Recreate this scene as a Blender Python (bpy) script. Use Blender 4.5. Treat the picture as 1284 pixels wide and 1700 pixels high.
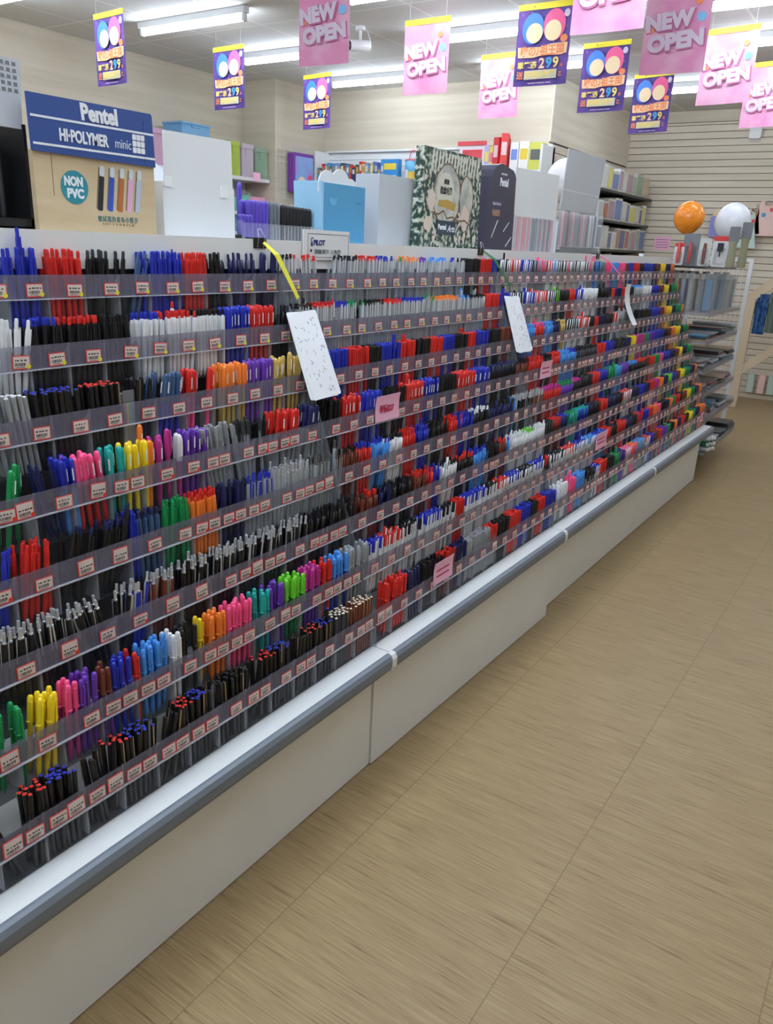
import bpy, math, random
import numpy as np
from mathutils import Matrix, Vector, Euler
random.seed(7)
for o in list(bpy.data.objects):
    bpy.data.objects.remove(o)
S = bpy.context.scene
COL = S.collection

# ------------------------------------------------------------------ camera
cam_d = bpy.data.cameras.new('camera')
cam_d.sensor_fit = 'VERTICAL'
cam_d.sensor_height = 36.0
cam_d.lens = 36.0 * 1300 / 1700
cam_d.clip_start = 0.02
cam = bpy.data.objects.new('camera', cam_d)
COL.objects.link(cam)
RW = ((0.82936658, 0.21366875, -0.51623322), (0.55708255, -0.24589733, 0.79321721), (0.04254536, -0.94545236, -0.32297016))
cam.matrix_world = Matrix(((RW[0][0], -RW[0][1], -RW[0][2], 0.968),
                           (RW[1][0], -RW[1][1], -RW[1][2], 0.0),
                           (RW[2][0], -RW[2][1], -RW[2][2], 1.38),
                           (0, 0, 0, 1)))
S.camera = cam

# ------------------------------------------------------------------ light and exposure
TUBE_POWER = 37.0
S.view_settings.view_transform = 'Standard'
S.view_settings.look = 'None'
S.view_settings.gamma = 1
S.view_settings.use_curve_mapping = False
S.view_settings.exposure = 0.18
S.cycles.transparent_max_bounces = 32
S.cycles.max_bounces = 8
world = bpy.data.worlds.new('shop_air')
S.world = world
world.use_nodes = True
bg = world.node_tree.nodes['Background']
bg.inputs[0].default_value = (0.8, 0.87, 1.0, 1)
bg.inputs[1].default_value = 0.12

# ------------------------------------------------------------------ materials
def lin(c):
    return tuple((x / 12.92 if x <= 0.04045 else ((x + 0.055) / 1.055) ** 2.4) for x in c)
def rgb(r, g, b):
    return lin((r / 255, g / 255, b / 255))
MATS = {}
def mat(name, col, rough=0.5, metal=0.0, spec=0.5):
    if name in MATS: return MATS[name]
    m = bpy.data.materials.new(name); m.use_nodes = True
    b = m.node_tree.nodes['Principled BSDF']
    b.inputs['Base Color'].default_value = (*col, 1)
    b.inputs['Roughness'].default_value = rough
    b.inputs['Metallic'].default_value = metal
    b.inputs['Specular IOR Level'].default_value = spec
    MATS[name] = m
    return m
def clear(name, col, alpha, rough=0.15, spec=0.5):
    if name in MATS: return MATS[name]
    m = mat(name, col, rough, 0, spec)
    nt = m.node_tree
    b = nt.nodes['Principled BSDF']; out = nt.nodes['Material Output']
    t = nt.nodes.new('ShaderNodeBsdfTransparent'); mx = nt.nodes.new('ShaderNodeMixShader')
    mx.inputs[0].default_value = alpha
    nt.links.new(t.outputs[0], mx.inputs[1]); nt.links.new(b.outputs[0], mx.inputs[2])
    nt.links.new(mx.outputs[0], out.inputs[0])
    return m
def emit(name, col, s):
    if name in MATS: return MATS[name]
    m = bpy.data.materials.new(name); m.use_nodes = True
    nt = m.node_tree; nt.nodes.remove(nt.nodes['Principled BSDF'])
    e = nt.nodes.new('ShaderNodeEmission'); e.inputs[0].default_value = (*col, 1); e.inputs[1].default_value = s
    nt.links.new(e.outputs[0], nt.nodes['Material Output'].inputs[0])
    MATS[name] = m
    return m
def noise_mat(name, c1, c2, scale=(1, 1, 1), nscale=5.0, detail=4, lo=.35, hi=.65, rough=.6, spec=.4):
    if name in MATS: return MATS[name]
    m = mat(name, c1, rough, 0, spec); nt = m.node_tree; N = nt.nodes.new; L = nt.links.new
    g = N('ShaderNodeNewGeometry'); mp = N('ShaderNodeMapping'); mp.inputs['Scale'].default_value = scale
    n = N('ShaderNodeTexNoise'); n.inputs['Scale'].default_value = nscale; n.inputs['Detail'].default_value = detail
    r = N('ShaderNodeValToRGB'); r.color_ramp.elements[0].position = lo; r.color_ramp.elements[1].position = hi
    r.color_ramp.elements[0].color = (*c1, 1); r.color_ramp.elements[1].color = (*c2, 1)
    L(g.outputs['Position'], mp.inputs['Vector']); L(mp.outputs[0], n.inputs['Vector']); L(n.outputs[0], r.inputs[0])
    L(r.outputs[0], nt.nodes['Principled BSDF'].inputs['Base Color'])
    return m

PENCOL = dict(b=rgb(32, 46, 172), r=rgb(208, 40, 34), k=rgb(20, 20, 24), n=rgb(26, 32, 84), s=rgb(60, 88, 130), w=rgb(232, 234, 238),
              g=rgb(20, 140, 78), t=rgb(30, 168, 160), y=rgb(245, 214, 40), o=rgb(240, 130, 50), p=rgb(244, 84, 140), m=rgb(186, 50, 140),
              v=rgb(104, 54, 168), l=rgb(72, 146, 226), e=rgb(150, 154, 158), d=rgb(52, 56, 62), u=rgb(112, 52, 38), x=rgb(110, 206, 50),
              z=rgb(216, 208, 188), q=rgb(206, 176, 96))
CNAME = dict(b='blue', r='red', k='black', n='navy', s='steel-blue', w='white', g='green', t='teal', y='yellow', o='orange', p='pink',
             m='magenta', v='purple', l='light blue', e='grey', d='charcoal', u='brown', x='lime', z='cream', q='gold', c='clear')
def pcol(ch):
    if ch == 'c': return clear('clear_barrel_plastic', rgb(205, 212, 218), .45, .2)
    return mat('plastic_' + CNAME[ch].replace(' ', '_').replace('-', '_'), PENCOL[ch], .34)
white_board = mat('white_laminate', rgb(230, 232, 233), .38)
white_paint = mat('white_paint', rgb(228, 230, 230), .5)
white_card = mat('white_card', rgb(226, 229, 232), .6)
grey_card = mat('grey_card', rgb(184, 188, 194), .6)
black_plastic = mat('black_plastic', rgb(22, 22, 25), .35)
chrome = mat('chrome', rgb(206, 210, 216), .25, .55)
acrylic = clear('clear_acrylic', rgb(96, 100, 108), .07, .06, .8)
tray_back = clear('tray_shade_tint', rgb(66, 68, 74), .55, .3, .4)  # clear plastic tinted dark to put shade into the tray floors and backs
back_grey = mat('grey_back_panel', rgb(84, 86, 90), .6)  # grey panel deepened in colour for the shade behind packed pens
acrylic_edge = clear('acrylic_edge', rgb(206, 212, 220), .55, .2, .8)
strip_mat = clear('lavender_label_strip', rgb(140, 138, 162), .30, .2, .6)
lip_mat = clear('strip_lip', rgb(214, 216, 226), .62, .25, .6)
divider_front = clear('divider_front_edge', rgb(176, 180, 190), .42, .2, .6)
film = clear('clear_film', rgb(226, 230, 236), .10, .08, .9)
pink_paper = mat('pink_paper', rgb(246, 186, 216), .7)

# ------------------------------------------------------------------ mesh helpers
class MB:
    def __init__(s): s.v = []; s.f = []; s.m = []; s.sm = []
    def add(s, V, F, m=0, smooth=False):
        o = len(s.v); s.v += [tuple(p) for p in V]
        for f in F: s.f.append([i + o for i in f]); s.m.append(m); s.sm.append(smooth)
        return s
    def box(s, x0, x1, y0, y1, z0, z1, m=0, M=None):
        V = [Vector((x, y, z)) for z in (z0, z1) for y in (y0, y1) for x in (x0, x1)]
        if M is not None: V = [M @ p for p in V]
        return s.add(V, [(0, 2, 3, 1), (4, 5, 7, 6), (0, 1, 5, 4), (2, 6, 7, 3), (0, 4, 6, 2), (1, 3, 7, 5)], m)
    def rbox(s, x0, x1, y0, y1, z0, z1, r=.004, axis='x', m=0, M=None, seg=4):
        """box with its four edges along one axis rounded"""
        if axis == 'x': a0, a1, b0, b1, e0, e1 = y0, y1, z0, z1, x0, x1
        elif axis == 'y': a0, a1, b0, b1, e0, e1 = z0, z1, x0, x1, y0, y1
        else: a0, a1, b0, b1, e0, e1 = x0, x1, y0, y1, z0, z1
        pts = []
        for (ca, cb, st) in ((a1 - r, b1 - r, 0), (a0 + r, b1 - r, 90), (a0 + r, b0 + r, 180), (a1 - r, b0 + r, 270)):
            for k in range(seg + 1):
                t = math.radians(st + 90 * k / seg); pts.append((ca + r * math.cos(t), cb + r * math.sin(t)))
        return s.prism(pts, e0, e1, axis, m, M)
    def prism(s, pts, e0, e1, axis='x', m=0, M=None):
        """polygon in the plane across an axis (x: (y,z)  y: (z,x)  z: (x,y)) extruded along it"""
        def P(a, b, e):
            p = Vector((e, a, b)) if axis == 'x' else (Vector((b, e, a)) if axis == 'y' else Vector((a, b, e)))
            return M @ p if M is not None else p
        n = len(pts)
        V = [P(a, b, e0) for a, b in pts] + [P(a, b, e1) for a, b in pts]
        F = [tuple(range(n - 1, -1, -1)), tuple(range(n, 2 * n))] + [(i, (i + 1) % n, n + (i + 1) % n, n + i) for i in range(n)]
        return s.add(V, F, m)
    def lathe(s, prof, seg=16, M=None, m=0, smooth=True):
        V = []; F = []
        for r, z in prof:
            for k in range(seg):
                a = 2 * math.pi * k / seg; V.append(Vector((r * math.cos(a), r * math.sin(a), z)))
        for i in range(len(prof) - 1):
            for k in range(seg):
                k2 = (k + 1) % seg; F.append((i * seg + k, i * seg + k2, (i + 1) * seg + k2, (i + 1) * seg + k))
        if M is not None: V = [M @ p for p in V]
        s.add(V, F, m, smooth)
        n = len(prof)
        s.add([V[k] for k in range(seg)], [tuple(range(seg - 1, -1, -1))], m)
        s.add([V[(n - 1) * seg + k] for k in range(seg)], [tuple(range(seg))], m)
        return s
    def cyl(s, p, q, r, seg=12, m=0, r2=None):
        p = Vector(p); q = Vector(q); d = q - p
        M = Matrix.Translation(p) @ d.to_track_quat('Z', 'Y').to_matrix().to_4x4()
        return s.lathe([(r, 0), (r if r2 is None else r2, d.length)], seg, M, m)
    def tube(s, pts, r, seg=8, m=0):
        for a, b in zip(pts[:-1], pts[1:]): s.cyl(a, b, r, seg, m)
        return s
    def ribbon(s, pts, wdir, w, t=.0015, m=0):
        """flat strap through points, width along wdir"""
        wd = Vector(wdir).normalized() * w / 2
        for a, b in zip(pts[:-1], pts[1:]):
            a = Vector(a); b = Vector(b); n = (b - a).cross(wd).normalized() * t / 2
            V = [a - wd - n, a + wd - n, a + wd + n, a - wd + n, b - wd - n, b + wd - n, b + wd + n, b - wd + n]
            s.add(V, [(3, 2, 1, 0), (4, 5, 6, 7), (0, 1, 5, 4), (1, 2, 6, 5), (2, 3, 7, 6), (3, 0, 4, 7)], m)
        return s
    def mesh(s, name, mats):
        me = bpy.data.meshes.new(name)
        me.from_pydata(s.v, [], s.f)
        for m in (mats if isinstance(mats, (list, tuple)) else [mats]): me.materials.append(m)
        me.polygons.foreach_set('material_index', s.m)
        me.polygons.foreach_set('use_smooth', s.sm)
        me.update()
        return me
    def build(s, name, mats, parent=None, loc=None, M=None):
        o = bpy.data.objects.new(name, s.mesh(name, mats)); COL.objects.link(o)
        if parent is not None: o.parent = parent
        if loc is not None: o.location = loc
        if M is not None: o.matrix_local = M
        return o
LABELS = {}
def tag(o, label, cat, group=None, kind=None):
    o['label'] = label; o['category'] = cat
    if group: o['group'] = group
    if kind: o['kind'] = kind
    LABELS.setdefault(label, []).append(group)
    n = len(label.split())
    if n < 4 or n > 16: print('LABEL LENGTH', n, label)
    return o
def thing(name, label, cat, loc=(0, 0, 0), rotz=0.0, group=None):
    o = bpy.data.objects.new(name, None); o.empty_display_size = .02
    COL.objects.link(o); o.location = loc; o.rotation_euler = (0, 0, rotz)
    return tag(o, label, cat, group)
def struct(o): o['kind'] = 'structure'; return o
def text_mesh(txt, size, off=0.0, extrude=0.0004, shear=0.0, spacing=1.0, width=None):
    cu = bpy.data.curves.new('txt', 'FONT'); cu.body = txt; cu.size = size; cu.offset = off; cu.extrude = extrude
    cu.align_x = 'CENTER'; cu.align_y = 'CENTER'; cu.shear = shear; cu.space_character = spacing; cu.resolution_u = 3
    ob = bpy.data.objects.new('txt', cu); COL.objects.link(ob)
    dg = bpy.context.evaluated_depsgraph_get(); dg.update()
    me = bpy.data.meshes.new_from_object(ob.evaluated_get(dg))
    bpy.data.objects.remove(ob); bpy.data.curves.remove(cu)
    xs = [v.co.x for v in me.vertices]; ys = [v.co.y for v in me.vertices]
    if xs:
        cx = (min(xs) + max(xs)) / 2; cy = (min(ys) + max(ys)) / 2; w = max(xs) - min(xs)
        k = (width / w) if width and w > 0 else 1.0
        for v in me.vertices: v.co.x = (v.co.x - cx) * k; v.co.y -= cy
    return me
TCACHE = {}
def text(txt, size, m, parent, M, off=0.0, name='lettering', shear=0.0, width=None, spacing=1.0):
    key = (txt, size, off, shear, width, m.name, spacing)
    if key not in TCACHE:
        me = text_mesh(txt, size, off, shear=shear, width=width, spacing=spacing); me.name = name; me.materials.clear(); me.materials.append(m)
        TCACHE[key] = me
    o = bpy.data.objects.new(name, TCACHE[key]); COL.objects.link(o); o.parent = parent; o.matrix_local = M
    return o
def face_x(x, y, z):     # print on a face that looks towards +X, read along +Y
    return Matrix(((0, 0, 1, x), (1, 0, 0, y), (0, 1, 0, z), (0, 0, 0, 1)))
def face_ny(x, y, z):    # print on a face that looks towards -Y, read along +X
    return Matrix(((1, 0, 0, x), (0, 0, -1, y), (0, 1, 0, z), (0, 0, 0, 1)))

# ------------------------------------------------------------------ the shop's shell
H = 2.8; XL = -4.96; XR = 3.2; YN = -2.6; YB = 6.97; YF = 9.1; XS = -2.06; XP = -4.54
def floor_material():
    m = mat('vinyl_wood_tiles', rgb(160, 137, 100), .42, 0, .35); nt = m.node_tree; N = nt.nodes.new; L = nt.links.new
    g = N('ShaderNodeNewGeometry'); sx = N('ShaderNodeSeparateXYZ'); L(g.outputs['Position'], sx.inputs[0])
    def math_(op, a, b=None):
        n = N('ShaderNodeMath'); n.operation = op
        for i, q in enumerate((a, b)):
            if q is None: continue
            if isinstance(q, (int, float)): n.inputs[i].default_value = q
            else: L(q, n.inputs[i])
        return n.outputs[0]
    tx = math_('DIVIDE', math_('SUBTRACT', sx.outputs[0], .09), .452)
    ty = math_('DIVIDE', math_('SUBTRACT', sx.outputs[1], 1.183), .454)
    fx = math_('FRACT', tx); fy = math_('FRACT', ty)
    ex = math_('MINIMUM', fx, math_('SUBTRACT', 1.0, fx)); ey = math_('MINIMUM', fy, math_('SUBTRACT', 1.0, fy))
    seam = math_('LESS_THAN', math_('MINIMUM', ex, math_('MULTIPLY', ey, 1.5)), .0035)
    # grain: thin streaks running across the aisle, shifted from tile to tile
    cell = math_('ADD', math_('MULTIPLY', math_('FLOOR', tx), 7.3), math_('MULTIPLY', math_('FLOOR', ty), 3.7))
    cb = N('ShaderNodeCombineXYZ')
    L(math_('ADD', math_('MULTIPLY', sx.outputs[0], 9.0), cell), cb.inputs[0])
    L(math_('MULTIPLY', sx.outputs[1], 240.0), cb.inputs[1])
    n1 = N('ShaderNodeTexNoise'); n1.inputs['Scale'].default_value = 1.0; n1.inputs['Detail'].default_value = 3; L(cb.outputs[0], n1.inputs['Vector'])
    cb2 = N('ShaderNodeCombineXYZ'); L(math_('ADD', math_('MULTIPLY', sx.outputs[0], 3.0), cell), cb2.inputs[0]); L(math_('MULTIPLY', sx.outputs[1], 45.0), cb2.inputs[1])
    n2 = N('ShaderNodeTexNoise'); n2.inputs['Scale'].default_value = 1.0; n2.inputs['Detail'].default_value = 4; L(cb2.outputs[0], n2.inputs['Vector'])
    r = N('ShaderNodeValToRGB'); e = r.color_ramp.elements
    e[0].position = .27; e[0].color = (*rgb(86, 66, 44), 1); e[1].position = .70; e[1].color = (*rgb(171, 149, 112), 1)
    q = r.color_ramp.elements.new(.40); q.color = (*rgb(146, 122, 87), 1)
    L(math_('ADD', math_('MULTIPLY', n1.outputs[0], .68), math_('MULTIPLY', n2.outputs[0], .32)), r.inputs[0])
    mx = N('ShaderNodeMix'); mx.data_type = 'RGBA'; L(math_('MULTIPLY', seam, .38), mx.inputs[0]); L(r.outputs[0], mx.inputs[6]); mx.inputs[7].default_value = (*rgb(80, 64, 44), 1)
    L(mx.outputs[2], nt.nodes['Principled BSDF'].inputs['Base Color'])
    bp = N('ShaderNodeBump'); bp.inputs['Strength'].default_value = .12; bp.inputs['Distance'].default_value = .002
    L(n1.outputs[0], bp.inputs['Height']); L(bp.outputs[0], nt.nodes['Principled BSDF'].inputs['Normal'])
    return m
def ceiling_material():
    m = mat('ceiling_tiles', rgb(196, 196, 194), .8, 0, .2); nt = m.node_tree; N = nt.nodes.new; L = nt.links.new
    g = N('ShaderNodeNewGeometry'); mp = N('ShaderNodeMapping'); mp.inputs['Location'].default_value = (.3, .13, 0); L(g.outputs['Position'], mp.inputs['Vector'])
    b = N('ShaderNodeTexBrick'); b.offset = 0; b.squash = 1
    for k, v in (('Scale', 1.0), ('Mortar Size', .008), ('Brick Width', .605), ('Row Height', .605), ('Mortar Smooth', 0.0), ('Bias', 0)): b.inputs[k].default_value = v
    b.inputs['Color1'].default_value = (*rgb(214, 214, 212), 1); b.inputs['Color2'].default_value = (*rgb(219, 219, 217), 1); b.inputs['Mortar'].default_value = (*rgb(242, 242, 240), 1)
    L(mp.outputs[0], b.inputs['Vector'])
    n = N('ShaderNodeTexNoise'); n.inputs['Scale'].default_value = 60; L(g.outputs['Position'], n.inputs['Vector'])
    bp = N('ShaderNodeBump'); bp.inputs['Strength'].default_value = .1; L(n.outputs[0], bp.inputs['Height']); L(bp.outputs[0], nt.nodes['Principled BSDF'].inputs['Normal'])
    L(b.outputs[0], nt.nodes['Principled BSDF'].inputs['Base Color'])
    return m
wall_mat = noise_mat('beige_wallpaper', rgb(198, 187, 168), rgb(209, 199, 181), (.35, .35, 9), 2.2, 4, .35, .65, .7, .25)
slat_mat = noise_mat('beige_slat_board', rgb(208, 196, 178), rgb(220, 209, 192), (.6, .6, 10), 2.0, 3, .35, .65, .55, .3)
groove_mat = mat('slat_groove', rgb(96, 76, 60), .7)
def wall(name, x0, x1, y0, y1, z0, z1, m):
    return struct(MB().box(x0, x1, y0, y1, z0, z1).build(name, m))
struct(MB().box(XL - .1, XR + .1, YN - .1, YF + .1, -.1, 0).build('floor', floor_material()))
struct(MB().box(XL - .1, XR + .1, YN - .1, YF + .1, H, H + .1).build('ceiling', ceiling_material()))
wall('wall_left', XL - .1, XL, YN, YB, 0, H, wall_mat)
wall('wall_pillar', XL, XP, 6.22, YB, 0, H, wall_mat)
wall('wall_back', XL - .1, XS - .0, YB, YB + .1, 0, H, wall_mat)
wall('wall_right', XR, XR + .1, YN, YF, 0, H, wall_mat)
wall('wall_near', XL - .1, XR + .1, YN - .1, YN, 0, H, wall_mat)
def slats(mb, along, c, a0, a1, z0, z1):
    z = z0
    while z < z1 - .01:
        t = min(z + .0592, z1)
        if along == 'x': mb.box(a0, a1, c - .014, c, z, t, 0)
        else: mb.box(c, c + .014, a0, a1, z, t, 0)
        z += .0655
mb = MB(); mb.box(XS - .1, XR + .1, YF, YF + .1, 0, H, 1); slats(mb, 'x', YF, XS, XR, .05, H - .11); mb.box(XS, XR, YF - .014, YF, H - .104, H, 0); mb.box(XS, XR, YF - .014, YF, 0, .045, 0)
struct(mb.build('wall_far', [slat_mat, groove_mat]))
mb = MB(); mb.box(XS - .1, XS, YB + .1, YF, 0, H, 1); slats(mb, 'y', XS, YB, YF - .014, .05, 2.28); mb.box(XS, XS + .014, YB, YF - .014, 2.286, H, 0)
struct(mb.build('wall_side', [slat_mat, groove_mat]))

# ------------------------------------------------------------------ ceiling lights
tube_mat = emit('lit_tube', (.84, .95, 1.08), TUBE_POWER)
housing_mat = mat('lamp_housing', rgb(206, 207, 207), .5)
LW = 1.03
hb = MB().prism([(-.026, -.001), (-.022, -.040), (.022, -.040), (.026, -.001)], 0, LW, 'x')
h_me = hb.mesh('housing', housing_mat)
t_me = MB().lathe([(.012, .0), (.0175, .008), (.0175, LW - .068), (.012, LW - .06)], 14, Matrix.Translation((.03, 0, -.067)) @ Matrix.Rotation(math.pi / 2, 4, 'Y')).mesh('tube', tube_mat)
c_me = MB().box(.012, .03, -.016, .016, -.085, -.040).mesh('end_cap', housing_mat)
def lamp(x, y, label):
    t = thing('ceiling_light', label, 'light', (x, y, H - .0005), 0, 'tube lights on the ceiling')
    for nm, me, dx in (('housing', h_me, 0), ('tube', t_me, 0), ('end_cap', c_me, 0), ('end_cap', c_me, LW - .042)):
        o = bpy.data.objects.new(nm, me); COL.objects.link(o); o.parent = t; o.location = (dx, 0, 0)
LAMPS = {(-4.12, 4.31): 'lit white tube light on the ceiling between the two leftmost purple posters',
         (-2.28, 4.31): 'lit white tube light at the top edge right of the leftmost pink poster',
         (-4.42, 3.36): 'lit white tube light cut off by the top left corner of the photo',
         (-4.09, 5.33): 'lit white tube light running behind the leftmost pink poster',
         (-2.42, 5.33): 'lit white tube light between the security camera and the largest purple poster',
         (-.80, 5.28): 'lit white tube light behind the big pink poster on the right',
         (-3.99, 6.37): 'lit white tube light above the back wall beside the third purple poster',
         (-2.46, 6.38): 'lit white tube light behind the large purple poster, above the outer wall corner',
         (-.62, 6.2): 'lit white tube light at the right edge behind overlapping pink posters',
         (-1.75, 7.63): 'lit white tube light farthest back, above the slatted far wall'}
for (x, y), l in LAMPS.items(): lamp(x, y, l)
OFF = [(x, y) for y in (-1.6, -.4, .8, 2.0) for x in (-3.6, -.95, .45)] + [(-.7, .2), (-.7, 1.4), (-.7, 2.6), (1.3, 3.3), (1.3, 4.9), (1.3, 6.5), (.2, 7.9), (-.5, 3.3)]  # unseen tubes continuing the rows; those over the aisle added to brighten the deck
for i, (x, y) in enumerate(OFF): lamp(x, y, 'unseen white tube light on the ceiling outside the photograph')

# ------------------------------------------------------------------ white gondola under and behind the pen racks
SEC = [(.34, 1.54), (1.54, 2.74), (2.74, 3.94), (3.94, 5.26)]
RNAME = ['nearest rack', 'second rack', 'third rack', 'farthest rack']
TIER = ['top tier', 'second tier', 'third tier', 'fourth tier', 'fifth tier', 'sixth tier', 'seventh tier', 'bottom tier']
bumper_mat = mat('grey_bumper', rgb(112, 120, 132), .42)
rail_prof = [(.372, -.006), (.372, .0), (.369, .007), (.358, .012), (.338, .012), (.327, .007), (.3225, 0), (.3225, -.006)]
kick = [(-.055, -.055), (-.050, -.033), (-.067, -.066), (-.066, -.064)]
for i, (y0, y1) in enumerate(SEC):
    lab = ['white shelving base with grey bumper rail nearest the camera', 'white shelving base with grey bumper, second along the aisle',
           'white shelving base with grey bumper, third along the aisle', 'white shelving base with grey bumper at the far end of the aisle'][i]
    t = thing('gondola_shelf', lab, 'shelf', (0, y0, 0), 0, 'white bases under the pen racks')
    L_ = y1 - y0
    g = .0015
    a, b = kick[i]
    MB().prism([(a - .02, g), (b - .02, L_ - g), (b, L_ - g), (a, g)], .004, .34, 'z').build('kick_panel', white_board, t)
    MB().box(-.43, -.006, g, L_ - g, .335, .372).build('deck', white_board, t)
    MB().prism(rail_prof, .006, L_ - .006, 'y').build('bumper_rail', bumper_mat, t)
    MB().box(-.437, -.43, g, L_ - g, .372, 1.31).build('back_panel', back_grey, t)
    MB().box(-.436, -.412, g, L_ - g, 1.31, 1.379).build('header_board', white_board, t)
    MB().box(-.86, -.437, g, L_ - g, 1.345, 1.362).build('top_shelf', white_board, t)
    MB().box(-.88, -.86, g, L_ - g, .004, 1.362).build('rear_panel', white_board, t)
    if i < 3:
        MB().prism([(z + (.002 if z > .35 else -.002), x + .0022) for z, x in rail_prof], L_ - .011, L_ + .009, 'y').build('joint_clip', white_board, t)
# white end panel closing the gondola at the far end
MB().box(-.88, -.064, 0, .012, .004, .372).build('end_panel', white_board, thing('end_board', 'white end panel closing the shelving base at its far end', 'panel', (0, 5.261, 0)))

# ------------------------------------------------------------------ acrylic pen trays
def XF(r): return -.385 + .047 * (r - 1)
def ZB(r): return 1.258 - .118 * (r - 1)
DIV = {}
for s, (y0, y1) in enumerate(SEC):
    L_ = y1 - y0 - .012
    n = 16 if s == 3 else 15
    pitch = L_ / n
    for r in range(1, 9):
        t = thing('pen_tray', f'clear acrylic pen tray with grey label strip, {TIER[r-1]} of the {RNAME[s]}', 'tray', (XF(r), y0 + .006, ZB(r)), 0, 'tiered pen trays')
        key = s if s == 3 else 0
        if key not in DIV:
            DIV[key] = (MB().box(-.002, 0, 0, L_, -.058, .043).mesh('front_panel', acrylic),
                        MB().box(.0002, .0016, 0, L_, .001, .043).mesh('label_strip', strip_mat),
                        MB().box(.0002, .005, 0, L_, -.0010, .0011).mesh('strip_lip', lip_mat),
                        MB().box(-.046, -.002, 0, L_, -.058, -.0565).mesh('tray_floor', tray_back),
                        MB().box(-.0468, -.046, 0, L_, -.058, .0).mesh('back_panel', tray_back),
                        MB().prism([(-.0565, -.045), (.0, -.045), (.038, -.003), (.038, -.0022), (-.0565, -.0022)], -.0009, .0009, 'y').box(-.0022, -.0004, -.0015, .0015, -.0565, .043, 1).mesh('divider', [acrylic_edge, divider_front]))
        for nm, me in zip(('front_panel', 'label_strip', 'strip_lip', 'tray_floor', 'back_panel'), DIV[key]):
            o = bpy.data.objects.new(nm, me); COL.objects.link(o); o.parent = t
        for k in range(n + 1):
            o = bpy.data.objects.new('divider', DIV[key][5]); COL.objects.link(o); o.parent = t; o.location = (0, min(max(k * pitch, .001), L_ - .001), 0)
# upright clear side panels between the racks
for s, y in enumerate((1.54, 2.74, 3.94, 5.257)):
    sx = .047 / .118
    pts = [(.374, -.41), (.374, -.047), (.470, -.0545), (1.30, -.0545 - sx * (1.30 - .476)), (1.325, -.386), (1.325, -.41)]
    lab = ['slanted clear acrylic side panel ending the nearest rack', 'slanted clear acrylic side panel between second and third racks',
           'slanted clear acrylic side panel between third and farthest racks', 'slanted clear acrylic side panel closing the far end of the racks'][s]
    t = tag(MB().prism(pts, -.0015, .0015, 'y').build('side_panel', clear('side_acrylic', rgb(150, 156, 164), .24, .1, .8), loc=(0, y, 0)), lab, 'panel', 'acrylic side panels')

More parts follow.
